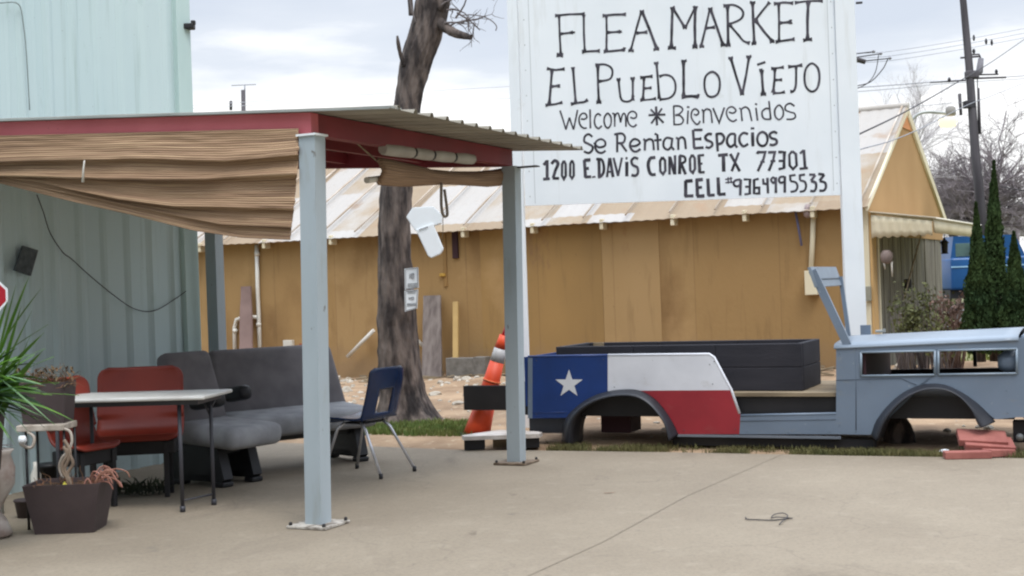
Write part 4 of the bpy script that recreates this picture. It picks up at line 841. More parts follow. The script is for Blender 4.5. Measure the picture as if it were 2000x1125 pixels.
# far side of the body
far = mat('far_side_paint', RGB(112, 126, 140), scale=2, rough=.4)
zt1, zt0 = j(1100, 696)[1], j(1385, 692)[1]
b = MB(T_J); b.prism([(0.0, .35), (jx(1420), .35), (jx(1370), zt0), (0.0, zt1)], (0, W_J, 0), (1, 0, 0), (0, 0, 1), -.018); b.build('side_panel', M_blue, jp)['label'] = 'plain blue far side panel'
b = MB(T_J); b.prism([(0.0, .35), (0.0, zt1-.002), (W_J-.02, zt1-.002), (W_J-.02, .35)], (0, .0, 0), (0, 1, 0), (0, 0, 1), -.018); b.build('tail_gate', M_blue, jp)
b = MB(T_J); q0, q1 = j(1682, 733)[1], j(1682, 688)[1]; q2, q3 = j(1986, 729)[1], j(1986, 681)[1]; xa_, xb_ = jx(1682), jx(1986)
b.prism([(xa_, .2), (xb_, .28), (xb_, q2-.05), (xa_, q0-.05)], (0, W_J, 0), (1, 0, 0), (0, 0, 1), -.018)
b.prism([(xa_, q1+.01), (xb_, q3+.01), (xb_, q3+.06), (xa_, q1+.06)], (0, W_J, 0), (1, 0, 0), (0, 0, 1), -.018); b.build('far_fender', M_blackm, jp)
b = MB(T_J); b.box((jx(1875), W_J-.01, (q0+q1)/2), (.03, .02, .24)); b.build('vent_bar', M_blackm, jp)
b = MB(T_J); b.box((jx(1640), W_J/2, .56), (.03, W_J-.05, .5)); b.build('dash_panel', M_mar, jp)
b = MB(T_J); b.box((jx(1690), W_J/2, .64), (.02, W_J-.05, .34)); b.build('bulkhead', M_mar, jp)
b = MB(T_J); b.prism([(0, .1), (0, q0), (.02, j(1640, 676)[1]-.02), (.02, .1)], (0, 0, 0), (1, 0, 0), (0, 0, 1), -.01)
b = MB(T_J); b.tube([(jx(1950), .13, .70), (jx(1962), .13, .70), (jx(1986)+.03, .13, .70)], [.05, .085, .095], 18); b.build('headlight_bucket', M_jeep, jp)
# hood: crowned sheet from cowl to nose
zc0, zc1 = j(1633, 677)[1], j(2012, 660)[1]
def hood(u, v):
    x = lerp(jx(1633), jx(1986)+.03, u); y = lerp(-.008, W_J, v); z = lerp(zc0, zc1, u)
    r = .07; e = min(y+.008, W_J-y); cr_ = .055*(1-((v-.5)*2)**4) if e < .16 else .055*(1-((v-.5)*2)**4)
    return (x, y, z+cr_+(.0 if e > r else 0))
b = MB(T_J)
def hood(u, v):
    x = lerp(jx(1633), jx(1986)+.03, u); z = lerp(zc0, zc1, u)-.02
    if v < .2: a = v/.2*PI/2; y = .08-.086*math.cos(a); dz = .045*math.sin(a)
    elif v > .8: a = (1-v)/.2*PI/2; y = W_J-.08+.086*math.cos(a); dz = .045*math.sin(a)
    else: t = (v-.2)/.6; y = lerp(.08, W_J-.08, t); dz = .045+.025*math.sin(PI*t)
    return (x, y, z+dz)
b.grid(hood, 12, 30); b.build('hood', mat('hood_paint', RGB(138, 150, 162), RGB(126, 138, 150), 1.6, .36, bump=.05, bscale=3, speck=(RGB(160, 158, 150), 3, .66)), jp, solid=.006)
b = MB(T_J); b.box((jx(1700), W_J/2-.1, zc0+.095), (.06, .06, .02), bev=.004); b.box((jx(1700)+.04, W_J/2-.1, zc0+.1), (.02, .02, .03)); b.build('hood_latch', M_galv, jp)
# nose: rounded front grille shell
b = MB(T_J); b.box((jx(1986)+.10, W_J/2, (zc1+.24)/2+.02), (.12, W_J+.01, zc1-.2), bev=.05); b.build('grille_shell', M_jeep, jp)
b = MB(T_J)
for k_ in range(7): b.box((jx(1986)+.168, .35+k_*.11, .56), (.02, .05, .3))
b.build('grille_slot', M_blackm, jp)
b = MB(T_J); b.box((jx(1994), .15, j(1990, 843, .1)[1]), (.14, .1, .17), bev=.008); b.build('bumper_bracket', M_blackm, jp)
b = MB(T_J); b.lathe([(.03, 0), (.03, .01)], (0, 0, 0), 10, M=Matrix.Translation(Vector((jx(1994)-.02, .095, .12))) @ Matrix.Rotation(PI/2, 4, 'X')); b.build('bolt', M_galv, jp)
# windshield frame raked back, header board on top
def J3(px, py, y): x, z = j(px, py, y); return Vector((x, y, z))
for yy, pa, pb in ((.03, (1651, 664), (1587, 528)), (1.08, (1659, 664), (1642, 540))):
    a = J3(*pa, yy); c = J3(*pb, yy)
    d = (c-a); b = MB(T_J); n_ = Vector((d.z, 0, -d.x)).normalized()*(.032 if yy < 1 else .016)
    vs = [p+o+Vector((0, s_, 0)) for p in (a-d*.08, c) for o, s_ in ((-n_, -.02), (n_, -.02), (n_, .02), (-n_, .02))]
    b.add(vs, [(0, 3, 2, 1), (4, 5, 6, 7), (0, 1, 5, 4), (1, 2, 6, 5), (2, 3, 7, 6), (3, 0, 4, 7)]); b.build('windshield_post', M_jeep, jp)
a = J3(1583, 521, .0); c = J3(1597, 560, .0); d = c-a; b = MB(T_J); th_ = Vector((.02, 0, .0)); e_ = Vector((0, 1.10, 0))
hx = Vector((.0, 0, 0)); vs = [a, c, c+e_, a+e_]; vs += [v-Vector((.025, 0, .006)) for v in vs]
b.add(vs, [(0, 1, 2, 3), (7, 6, 5, 4), (0, 4, 5, 1), (1, 5, 6, 2), (2, 6, 7, 3), (3, 7, 4, 0)]); b.build('windshield_header', mat('header_paint', RGB(122, 134, 146), RGB(108, 118, 130), 3, .5, speck=(RGB(88, 92, 98), 8, .62)), jp)
b = MB(T_J)
p_ = a.lerp(c, .62)+Vector((.004, 0, 0)); b.tube([p_+Vector((0, .04, 0)), p_+Vector((0, 1.05, 0))], .005, 5)
b.build('header_trim', mat('header_groove', RGB(96, 104, 112), scale=4), jp)
b = MB(T_J); b.box((jx(1640), W_J-.0, zc0-.02+.06), (.09, .03, .16)); b.build('hinge_plate', M_jeep, jp)
# rear crossbar plank sticking out behind
a, c = j(909, 754, .45), j(1034, 800, .45); b = MB(T_J); b.box(((a[0]+c[0])/2, .45, (a[1]+c[1])/2), (c[0]-a[0], .08, c[1]-a[1]), bev=.004); b.build('rear_bumper', M_blackm, jp)
b = MB(T_J); b.box((-.012, .1, .55), (.02, .05, .22)); b.build('tail_lamp', M_signred, jp)
b = MB(T_J); b.box((-.02, .03, .42), (.03, .03, .30), bev=.004); b.build('latch_bar', M_blackm, jp)
# ---------------- planter box of black timbers sitting in the body
O_B = T_J @ Vector((j(1085, 690, .2)[0], .2, .47)); bx = thing('planter_box', 'long black timber planter box standing in the vehicle body', 'planter', O_B, A_J)
xl, xr_ = j(1086, 690, .2)[0], j(1566, 690, .2)[0]; zt_ = j(1300, 674, .2)[1]; zb_ = .468; DB = .74; hh = (zt_-zb_)/2
def wallrow(a, c, z0, z1, th, horizontal=True):
    b = MB(T_J); (x0_, y0_), (x1_, y1_) = a, c; L_ = math.hypot(x1_-x0_, y1_-y0_); n_ = max(1, round(L_/.72)); g = .0025
    for i in range(n_):
        t0, t1 = i/n_, (i+1)/n_; xa2, ya2 = lerp(x0_, x1_, t0), lerp(y0_, y1_, t0); xb2, yb2 = lerp(x0_, x1_, t1), lerp(y0_, y1_, t1)
        if x0_ != x1_: b.box(((xa2+xb2)/2, y0_, (z0+z1)/2), (abs(xb2-xa2)-g, th, z1-z0-g), bev=.006)
        else: b.box((x0_, (ya2+yb2)/2, (z0+z1)/2), (th, abs(yb2-ya2)-g, z1-z0-g), bev=.006)
    return b
for r_ in (0, 1):
    z0, z1 = zb_+hh*r_, zb_+hh*(r_+1)
    wallrow((xl, .22), (xr_-.001, .22), z0, z1, .05).build('timber', M_timber, bx); wallrow((xl, .2+DB), (xr_, .2+DB), z0, z1, .05).build('timber', M_timber, bx)
    wallrow((xr_-.025, .25), (xr_-.025, .17+DB), z0, z1, .05).build('timber', M_timber, bx); wallrow((xl+.03, .25), (xl+.03, .17+DB), z0, z1, .05).build('timber', M_timber, bx)
b = MB(T_J); b.box(((xl+xr_)/2, .2+DB/2, (zb_+zt_)/2-.005), (xr_-xl-.11, DB-.11, .30)); b.build('soil', M_soil, bx)
b = MB(T_J); b.box((j(1165, 672, .9)[0]+.02, .2+DB-.035, zt_-.03), (.10, .02, .06)); b.build('patch_board', M_plank, bx)
# blocks under the body, slab, pavers
p = G(1760, 868); b = MB(); rock(b, (p.x, p.y+.1, .08), .16, 3, .7); tag(b.build('support_rock', M_bark), 'dark rough rock propping the front of the vehicle body', 'rock')
for (pa, pb, py, hh_, dx_, lab) in [((1606), (1706), 858, .05, .14, 'flat pale slab wedged under the body sill'), (1612, 1668, 878, .04, .1, 'small pale stone slab at the concrete edge under the sill')]:
    a, c = G(pa, py), G(pb, py); b = MB(); b.box(((a+c)/2+Vector((0, .1, hh_*.5-.02)), )[0], ((c-a).length, dx_*2, hh_), bev=.012, tilt=Matrix.Rotation(-.35, 4, 'Z')); tag(b.build('stone_slab', M_stone), lab, 'slab')
def paver(px, py, zc, L_, rz, ry, lab, w_=.11, h=.055, rx=0):
    p = G(px, py, zc); b = MB(); b.box(p, (L_, w_, h), bev=.006, tilt=Matrix.Rotation(rz, 4, 'Z') @ Matrix.Rotation(ry, 4, 'Y') @ Matrix.Rotation(rx, 4, 'X')); tag(b.build('clay_paver', M_paver), lab, 'paver', 'red clay pavers at the slab edge')
paver(1889, 888, .028, .34, -.12, 0, 'lowest red clay paver, flat on the concrete')
paver(1930, 867, .085, .37, -.15, .08, 'middle red clay paver lying across the lowest one', .2, rx=.3)
paver(1918, 856, .125, .36, -.2, .06, 'topmost red clay paver, tilted on the pile', .2, rx=.35)
paver(1950, 884, .03, .22, .3, .05, 'short red clay paver tucked behind the lowest one', .12)
p = G(1846, 889); b = MB(); rock(b, (p.x, p.y+.02, .03), .035, 9); tag(b.build('stone', M_white), 'small white painted stone at the left end of the red pavers', 'stone')
# white slab on dark blocks by the far canopy post
a, c = G(912, 858, .1), G(1048, 858, .1); ctr = (a+c)/2+Vector((0, .18, 0))
b = MB(); poly = [(-.33, -.13), (.33, -.13), (.36, .0), (.30, .10), (.02, .30), (-.04, .30), (-.35, -.02)]
b.prism(poly, (ctr.x, ctr.y, .095), (1, 0, 0), (0, 1, 0), .035); tag(b.build('white_slab', mat('chipped_white_slab', RGB(214, 206, 198), RGB(180, 170, 160), 7, .8, speck=(RGB(110, 96, 84), 9, .62))), 'chipped white slab resting on dark blocks by the far canopy post', 'slab')
for (dx, lab) in [(-.24, 'left dark block under the white slab'), (.24, 'right dark block under the white slab'), (.0, 'middle dark block under the white slab')]:
    b = MB(); b.box((ctr.x+dx, ctr.y+(.02 if dx else .1), .047), (.18 if dx else .16, .2 if dx else .1, .092), bev=.008); tag(b.build('dark_block', M_blackm if dx else M_plank), lab, 'block', 'blocks under the white slab')
# orange marker post leaning
a = P(930, 850, 12.75); a.z = -.0; c = P(985, 655, 12.7); c = c; ax_ = (c-a)
t = thing('marker_post', 'leaning orange traffic marker with one grey band behind the black bumper', 'traffic marker', a)
def seg(t0, t1, r0, r1, m, nm):
    b = MB(); b.tube([a+ax_*t0, a+ax_*((t0+t1)/2), a+ax_*t1], [r0, (r0+r1)/2, r1], 18); b.build(nm, m, t)
seg(0, .32, .13, .095, M_orange, 'body'); seg(.322, .74, .094, .068, M_orange, 'body'); seg(.742, .87, .069, .062, M_reflect, 'reflective_band'); seg(.872, 1.0, .061, .045, M_orange, 'body')
b = MB(); b.tube([a+ax_*.545, a+ax_*.56], .086, 18); b.build('collar', mat('pale_orange', RGB(238, 128, 82), scale=5), t)
b = MB(); b.tube([a+ax_*1.0, a+ax_*1.05, a+ax_*1.17], [.03, .022, .018], 10); b.build('handle_tip', M_signred, t)
b = MB(); b.tube([a+Vector((0, 0, -.02)), a+Vector((0, 0, .04))], [.2, .17], 4); b.build('base', M_blackm, t)
# ================================================================== SEATING UNDER THE CANOPY
def taperbox(b, c, d, bev, tilt, tap, M=None, axis='z'):
    k0 = len(b.v); T0 = b.T; b.T = I4; b.box((0, 0, 0), d, bev=bev); b.T = T0
    for i in range(k0, len(b.v)):
        v = b.v[i]; f = 1-tap*((v.z/d[2]+.5)**2); b.v[i] = T0 @ (Vector(c)+(tilt.to_3x3() @ Vector((v.x*f, v.y, v.z))))
def bench(name, org, fdir, Lb, label, zt=.93, dep=.56, seat_z=.47):
    fx, fy = fdir; n_ = math.hypot(fx, fy); fx /= n_; fy /= n_; a = math.atan2(fx, -fy); T = frame(org, a)
    t = thing('bench_seat', label, 'bench seat', org, a, 'grey vehicle bench seats under the canopy')
    b = MB(T); taperbox(b, (Lb/2, .11, (seat_z+zt)/2-.02), (Lb, .15, zt-seat_z+.12), .06, Matrix.Rotation(-.30, 4, 'X'), .10); b.build('backrest', M_fabric, t)
    b = MB(T); b.box((Lb/2, -dep/2+.04, seat_z-.085), (Lb+.03, dep, .17), bev=.07, tilt=Matrix.Rotation(.06, 4, 'X')); b.build('seat', M_fabric2, t)
    b = MB(T); b.box((Lb/2, -.12, seat_z-.20), (Lb-.1, .36, .07)); b.build('seat_frame', M_plastic, t)
    b = MB(T); b.box((.12, -.22, .64), (.11, .34, .12), bev=.045, tilt=Matrix.Rotation(-.12, 4, 'X')); b.build('armrest', M_plastic, t)
    for x in (.06, Lb-.16):
        b = MB(T); b.prism([(.12, .34), (-.34, .34), (-.38, .27), (-.44, .06), (-.40, .035), (-.33, .04), (-.30, .09), (-.02, .085), (.03, .035), (.11, .035), (.14, .09)], (x, 0, 0), (0, 1, 0), (0, 0, 1), .09); b.build('pedestal', M_plastic, t)
        for fy_ in (-.39, .08): b = MB(T); b.box((x+.045, fy_, .02), (.11, .10, .04), bev=.012); b.build('foot', M_plastic, t)
    return t
bench('bench_seat', (-2.46, 10.78, 0), (.62, -.78), 1.26, 'far grey bench seat with wide charcoal back, behind the front post', .95)
bench('bench_seat', (-2.58, 10.08, 0), (.82, -.57), .52, 'near grey bench seat with light cushion, just right of the table legs', .97, dep=.66)
def shell(b, prof, w_, rows=30, cols=16, round_top=.07, hole=None, T=None, lift=.02, curve=.02):
    pp = smoothpts([(0, p[0], p[1]) for p in prof], 8); m = len(pp); d = [0]
    for a, c in zip(pp, pp[1:]): d.append(d[-1]+(c-a).length)
    tot = d[-1]; vs = []
    def at(s_):
        for i in range(m-1):
            if d[i+1] >= s_: t = (s_-d[i])/max(1e-9, d[i+1]-d[i]); return pp[i].lerp(pp[i+1], t)
        return pp[-1]
    for r_ in range(rows+1):
        v = r_/rows; s_ = v*tot; p = at(s_); e = min(s_, tot-s_); wf = 1
        hw = (w_[0]*(1-v)+w_[1]*v)/2
        if e < round_top: hw -= round_top-math.sqrt(max(0, round_top**2-(round_top-e)**2))
        for c in range(cols+1):
            u = c/cols*2-1; k = abs(u)**3
            vs.append((hw*u, p.y-(curve*k if v > .5 else 0), p.z+(lift*k if v < .5 else 0)))
    fs = []
    for r_ in range(rows):
        for c in range(cols):
            if hole and hole[0] <= r_/rows < hole[1] and abs((c+.5)/cols*2-1) < hole[2]: continue
            i = r_*(cols+1)+c; fs.append((i, i+1, i+cols+2, i+cols+1))
    b.add(vs, fs, True)
# navy school chair
fdir = (-.85, .52); a = math.atan2(fdir[0], -fdir[1]); o_ = Vector((-1.20, 10.42, 0)); T = frame(o_, a)
t = thing('school_chair', 'navy plastic school chair with chrome legs seen from behind', 'chair', o_, a)
b = MB(T); shell(b, [(-.23, .40), (-.21, .435), (-.05, .43), (.10, .425), (.165, .45), (.20, .54), (.245, .70), (.27, .835)], (.47, .43), 48, 20, .05, (.56, .78, .36)); b.build('shell', M_navy, t, solid=.014)
for sx in (-1, 1):
    b = MB(T); b.tube([(sx*.13, .08, .415), (sx*.155, .14, .36), (sx*.215, .315, .03)], .0115, 8); lg = b.build('leg', M_chrome, t)
    b = MB(T); b.lathe([(.014, 0), (.017, .012), (.015, .04)], (sx*.217, .32, 0), 10); b.build('foot_cap', M_plastic, lg)
    b = MB(T); b.tube([(sx*.13, -.08, .415), (sx*.16, -.13, .36), (sx*.21, -.24, .03)], .0115, 8); lg = b.build('leg', M_chrome, t)
    b = MB(T); b.lathe([(.014, 0), (.017, .012), (.015, .04)], (sx*.212, -.245, 0), 10); b.build('foot_cap', M_plastic, lg)
b = MB(T); b.box((0, 0, .405), (.26, .2, .012)); b.build('under_plate', M_plastic, t)
# red-orange laminate chairs
def redchair(o_, fdir, wd, zt, label, dep=.27, sz=.445):
    a = math.atan2(fdir[0], -fdir[1]); T = frame(o_, a); t = thing('cafe_chair', label, 'chair', o_, a, 'red orange chairs round the folding table')
    b = MB(T); h = dep/2; shell(b, [(-h, sz-.035), (-h+.03, sz), (0, sz-.012), (h-.09, sz-.01), (h-.02, sz+.03), (h+.02, sz+.12), (h+.06, zt-.18), (h+.085, zt)], (wd*.98, wd*.96), 40, 16, .08, None, lift=.0, curve=.03); b.build('shell', M_shell, t, solid=.016)
    b = MB(T); b.box((0, .02, sz-.085), (wd*.86, dep*.9, .10), bev=.01); b.build('under_frame', M_blackm, t)
    for i in (-1, 1):
        for k in (-1, 1): b = MB(T); b.box((i*wd*.33, k*dep*.36, (sz-.05)/2), (.034, .034, sz-.05), bev=.004); b.build('leg', M_blackm, t)
    return t
redchair(Vector((-2.74, 9.62, 0)), (.10, -.99), .64, .925, 'wide red laminate chair facing the camera behind the white table')
redchair(Vector((-2.95, 9.12, 0)), (.86, -.50), .42, .90, 'red orange laminate chair turned sideways at the left end of the table')
# folding table
TZ = .775; Nn = P(371, 775, 8.80); o_ = Vector((-2.52, 9.0, 0)); a = math.radians(-6); T = frame(o_, a)
t = thing('folding_table', 'small white folding table with thin dark legs', 'table', o_, a)
b = MB(T); b.box((-.03, .06, TZ-.013), (1.08, .60, .026), bev=.01); b.build('table_top', M_table, t)
b = MB(T); b.box((-.03, .06, TZ-.045), (.95, .48, .03)); b.build('apron', M_tleg, t)
la, lb = G(357, 1000), G(418, 986); tia = T.inverted()
for nm, g in (('leg', la), ('leg', lb)):
    q = tia @ g; b = MB(T); b.tube([(q.x, q.y, 0.0), (q.x, q.y, TZ-.05)], .014, 8); b.lathe([(.019, 0), (.019, .04)], (q.x, q.y, 0), 8); b.build(nm, M_tleg, t)
qa, qb = tia @ la, tia @ lb; b = MB(T); b.tube([(qa.x, qa.y, .075), (qb.x, qb.y, .075)], .007, 6); b.build('crossbar', M_tleg, t)
b = MB(T); b.tube([(qb.x, qb.y, .60), (qb.x-.06, qb.y, TZ-.05)], .007, 6); b.tube([(qb.x, qb.y, .66), (qb.x+.03, qb.y, TZ-.06)], .009, 6); b.build('brace', M_tleg, t)
for dx in (-.95, ):
    for q in (qa, qb): b = MB(T); b.tube([(q.x+dx+.1, q.y, 0), (q.x+dx+.1, q.y, TZ-.05)], .014, 8); b.build('leg', M_tleg, t)

# ================================================================== PLANTS AND POTS AT THE LEFT
def ribbonleaf(b, base, d, L_, w_, droop, n=7, twist=0):
    d = Vector(d).normalized(); side = d.cross(Vector((0, 0, 1)));
    if side.length < .05: side = Vector((1, 0, 0))
    side = side.normalized(); side = (side*math.cos(twist)+d.cross(side)*math.sin(twist)).normalized(); vs = []
    for i in range(n+1):
        t = i/n; p = Vector(base)+d*L_*t+Vector((0, 0, -droop*L_*t*t)); w2 = w_*(.55+.9*t-1.45*t**2.4)+.0004
        vs += [p-side*w2, p+Vector((0, 0, .12*w_)), p+side*w2]
    fs = []
    for i in range(n): fs += [(3*i, 3*i+1, 3*i+4, 3*i+3), (3*i+1, 3*i+2, 3*i+5, 3*i+4)]
    b.add(vs, fs, True)
o_ = P(-45, 790, 7.6); t = thing('strap_leaf_plant', 'big green strap-leaved plant spilling into the left frame edge', 'plant', (o_.x, o_.y, 0))
b = MB(); b2 = MB()
for i in range(70):
    e = random.uniform(-.1, 1.35); az = random.uniform(-1.1, 1.1); d = (math.cos(e)*math.cos(az), math.cos(e)*math.sin(az)*.8, math.sin(e))
    ribbonleaf(b if random.random() < .7 else b2, o_+Vector((random.uniform(-.05, .05), random.uniform(-.05, .05), random.uniform(-.02, .1))), d, random.uniform(.28, .52), random.uniform(.016, .03), random.uniform(.1, .55), twist=random.uniform(-.7, .7))
for (x0, y0, x1, y1, w_) in [(0, 690, 55, 545, .011), (10, 660, 78, 570, .011), (-5, 700, 92, 640, .012), (0, 740, 84, 655, .014), (5, 770, 82, 690, .016), (-10, 720, 30, 560, .014), (-10, 760, 60, 612, .017), (0, 800, 58, 660, .018), (-10, 780, 40, 600, .018), (-12, 800, 70, 700, .02), (-10, 830, 50, 720, .02), (-20, 700, 15, 590, .014)]:
    p0, p1_ = P(x0, y0, 7.7), P(x1, y1-12, 7.6+random.uniform(-.1, .1)); ribbonleaf(b, p0, p1_-p0, (p1_-p0).length*1.02, w_*1.4, .06, twist=random.uniform(-.5, .5))
b.build('leaves', M_leaf, t); b2.build('leaves', M_leafd, t)
M_lleaf = mat('pale_strap_leaf', RGB(118, 150, 108), RGB(92, 128, 84), 6, .5)
b = MB()
for (x0, y0, x1, y1, w_, dr) in [(12, 733, 88, 752, .012, .08), (-5, 735, 100, 822, .014, .05), (5, 775, 84, 822, .012, -.05), (-20, 780, 58, 790, .012, .1), (-10, 790, 40, 850, .016, .1), (-10, 810, 30, 868, .018, .1)]:
    p0, p1_ = P(x0, y0, 7.45), P(x1, y1-4, 7.5); ribbonleaf(b, p0, p1_-p0, (p1_-p0).length, w_, dr, twist=.3)
b.build('leaves', M_lleaf, t)
b = MB(); b.lathe([(.12, 0), (.16, .02), (.19, .3), (.2, .34)], (o_.x-.05, o_.y, .45), 16); b.build('pot', M_pot, t)
b = MB(); b.lathe([(.1, 0), (.1, .44)], (o_.x-.05, o_.y, 0.005), 12); b.build('pot_stand', M_plastic, t)
def planter(px, pyb, wt, wb, h, z0, label, dy, M_=M_pot, rot=0.0, kind='planter', lip=.012):
    g = G(px, pyb) if z0 == 0 else None
    if z0: g = P(px, pyb, dy); 
    o = Vector((g.x, g.y+(dy if z0 == 0 else 0), z0)); t = thing('planter', label, 'planter', o, rot); T = frame(o, rot)
    b = MB(T); vs = []
    for (w_, z, dd) in ((wb, .002, 0), (wt, h, 0), (wt-.03, h, 0), (wt-.04, h-.03, 0)):
        for i, k in ((-1, -1), (1, -1), (1, 1), (-1, 1)): vs.append((i*w_/2, k*w_*.36, z))
    fs = [(3, 2, 1, 0)]
    for r_ in range(3):
        for i in range(4): fs.append((4*r_+i, 4*r_+(i+1) % 4, 4*r_+4+(i+1) % 4, 4*r_+4+i))
    b.add(vs, fs); b.build('pot', M_, t)
    b = MB(T); b.grid(lambda u, v: ((u-.5)*(wt-.045), (v-.5)*(wt-.045)*.72, h-.028+.012*noise.noise(Vector((u*6, v*6, px)))), 14, 10); b.build('soil', M_soil, t); return t, T
t, T = planter(121, 1045, .47, .36, .305, 0, 'square dark brown planter on the concrete with dried stems', .17)
b = MB(T)
def tw(b, p0, n, L_, r, m=.35, up=1.0):
    p = Vector(p0); d = Vector((random.uniform(-1, 1), random.uniform(-1, 1), up)).normalized(); pts = [p]
    for i in range(n): d = (d+Vector((random.gauss(0, m), random.gauss(0, m), random.gauss(0, m*.6)))).normalized(); p = p+d*L_/n; pts.append(p)
    b.tube(pts, [lerp(r, r*.3, i/n) for i in range(n+1)], 5)
for i in range(40): tw(b, (random.uniform(-.2, .2), random.uniform(-.13, .0), .28), 5, random.uniform(.06, .16), .0035, .6, .5)
b.build('dry_stems', M_dry, t)
b = MB(T); M_pink = mat('pinkish_succulent', RGB(176, 122, 108), RGB(130, 92, 70), 9, .7)
for i in range(16):
    p0 = Vector((random.uniform(.12, .2), random.uniform(-.14, -.02), .28)); tgt = p0+Vector((random.uniform(.05, .2), random.uniform(-.06, .05), random.uniform(.0, .1)))
    b.tube(smoothpts([p0, p0.lerp(tgt, .5)+Vector((0, 0, random.uniform(.02, .06))), tgt, tgt+Vector((.02, 0, -.04))], 3), .0045, 5)
b.build('succulent', M_pink, t)
for dx, l_ in ((.0, .26), (.035, .25), (.02, .3)):
    b = MB(T); b.tube(smoothpts([(dx+.02*math.sin(k*1.9+dx*50), -.08, .27+l_*k/5) for k in range(6)], 3), .011, 6); b.build('stem', mat('pale_stem', RGB(150, 132, 114), RGB(110, 94, 80), 8, .9), t)
b = MB(T); b.lathe([(.004, 0), (.02, .015), (.0, .04)], (.01, -.12, .28), 6); b.build('yellow_leaf', mat('yellow_leaf', RGB(196, 186, 70), scale=4), t)
# iron stand with scrolls, upper planter
g = P(98, 832, 8.45); zs = g.z; o_ = Vector((g.x, g.y, 0)); t = thing('plant_stand', 'old white iron plant stand with scrolled brackets', 'plant stand', o_); T = frame(o_, 0)
b = MB(T); b.box((-.02, 0, zs), (.30, .26, .04), bev=.006); b.build('stand_top', M_whiteiron, t)
for sx in (-1, 1):
    for sy in (-1, 1): b = MB(T); b.tube([(sx*.12, sy*.1, 0), (sx*.12, sy*.1, zs-.02)], .009, 6); b.build('leg', M_plastic, t)
b = MB(T); b.tube(smoothpts([(.13, -.12, zs-.01), (.165, -.12, zs-.03), (.175, -.12, zs-.09), (.15, -.12, zs-.15), (.11, -.12, zs-.19), (.09, -.12, zs-.25), (.11, -.12, zs-.32)], 4), .009, 6); b.build('scroll', M_whiteiron, t)
b = MB(T); b.tube(smoothpts([(-.10, -.12, zs-.02), (-.06, -.12, zs-.06), (-.08, -.12, zs-.12), (-.14, -.12, zs-.10), (-.15, -.12, zs-.05)], 4), .011, 6); b.build('scroll', M_whiteiron, t)
b = MB(T); b.lathe([(.015, 0), (.03, .02), (.02, .05)], (-.12, -.16, zs-.09), 8); b.build('finial', M_white, t)
t, T = planter(95, 824, .30, .26, .26, zs+.021, 'small dark brown planter of dried flowers up on the white stand', 8.48)
b = MB(T)
for i in range(90): tw(b, (random.uniform(-.13, .13), random.uniform(-.09, .09), .23), 5, random.uniform(.06, .17), .004, .55, 1)
b.build('dry_stems', M_dry, t)
b = MB(T)
for i in range(240):
    p0 = Vector((random.uniform(-.18, .17), random.uniform(-.1, .1), random.uniform(.22, .34))); ribbonleaf(b, p0, (random.uniform(-1, 1), random.uniform(-1, 1), random.uniform(-.4, 1)), random.uniform(.03, .06), .009, .2, 3)
b.build('dry_leaves', mat('withered_leaf', RGB(124, 96, 70), RGB(72, 66, 44), 12, .9), t)
# white urn at the frame edge, small dark pots behind
g = G(-18, 1050); t = thing('urn', 'white painted clay urn cut by the left frame edge', 'urn', g); b = MB(); b.lathe([(.10, 0), (.13, .02), (.10, .1), (.06, .16), (.09, .22), (.15, .32), (.155, .42), (.13, .5), (.15, .53)], (g.x, g.y, 0), 24)
b.build('vase', mat('chipped_white_clay', RGB(206, 200, 190), RGB(150, 130, 120), 6, .7, speck=(RGB(120, 86, 80), 7, .62)), t)
b = MB()
for i in range(14): ribbonleaf(b, (g.x, g.y, .5), (random.uniform(-.6, 1), random.uniform(-.5, .5), random.uniform(.0, 1)), random.uniform(.1, .25), .02, .5)
b.build('leaves', mat('dusky_leaf', RGB(92, 72, 76), RGB(60, 56, 50), 6, .7), t)
for (px, py, r, h, m, lab) in [(52, 1010, .075, .12, M_pot, 'small dark round pot beside the white urn'), (72, 985, .035, .30, M_pvc, 'slim pale bottle standing behind the brown planter'), (100, 975, .09, .26, M_plastic, 'black round pot in shade behind the brown planter')]:
    g = G(px, py); b = MB(); b.lathe([(r*.8, 0), (r, .02), (r*1.05, h*.7), (r*.5, h*.85), (r*.45, h)] if r < .05 else [(r*.75, 0), (r, h*.9), (r*1.08, h*.9), (r*1.08, h), (r*.9, h)], g, 14); tag(b.build('bottle' if r < .05 else 'flower_pot', m), lab, 'bottle' if r < .05 else 'pot')

g = G(262, 968); t = thing('low_plant', 'dark straggly plant in the shade under the white table', 'plant', g); b = MB()
for i in range(170):
    ribbonleaf(b, g+Vector((random.uniform(-.24, .24), random.uniform(-.12, .12), .02)), (random.uniform(-1, 1), random.uniform(-.6, .6), random.uniform(.3, 1.4)), random.uniform(.08, .2), .010, .35, 4, twist=random.uniform(-1, 1))
b.build('leaves', mat('shaded_plant_leaf', RGB(52, 60, 36), RGB(36, 40, 28), 7, .9), t)
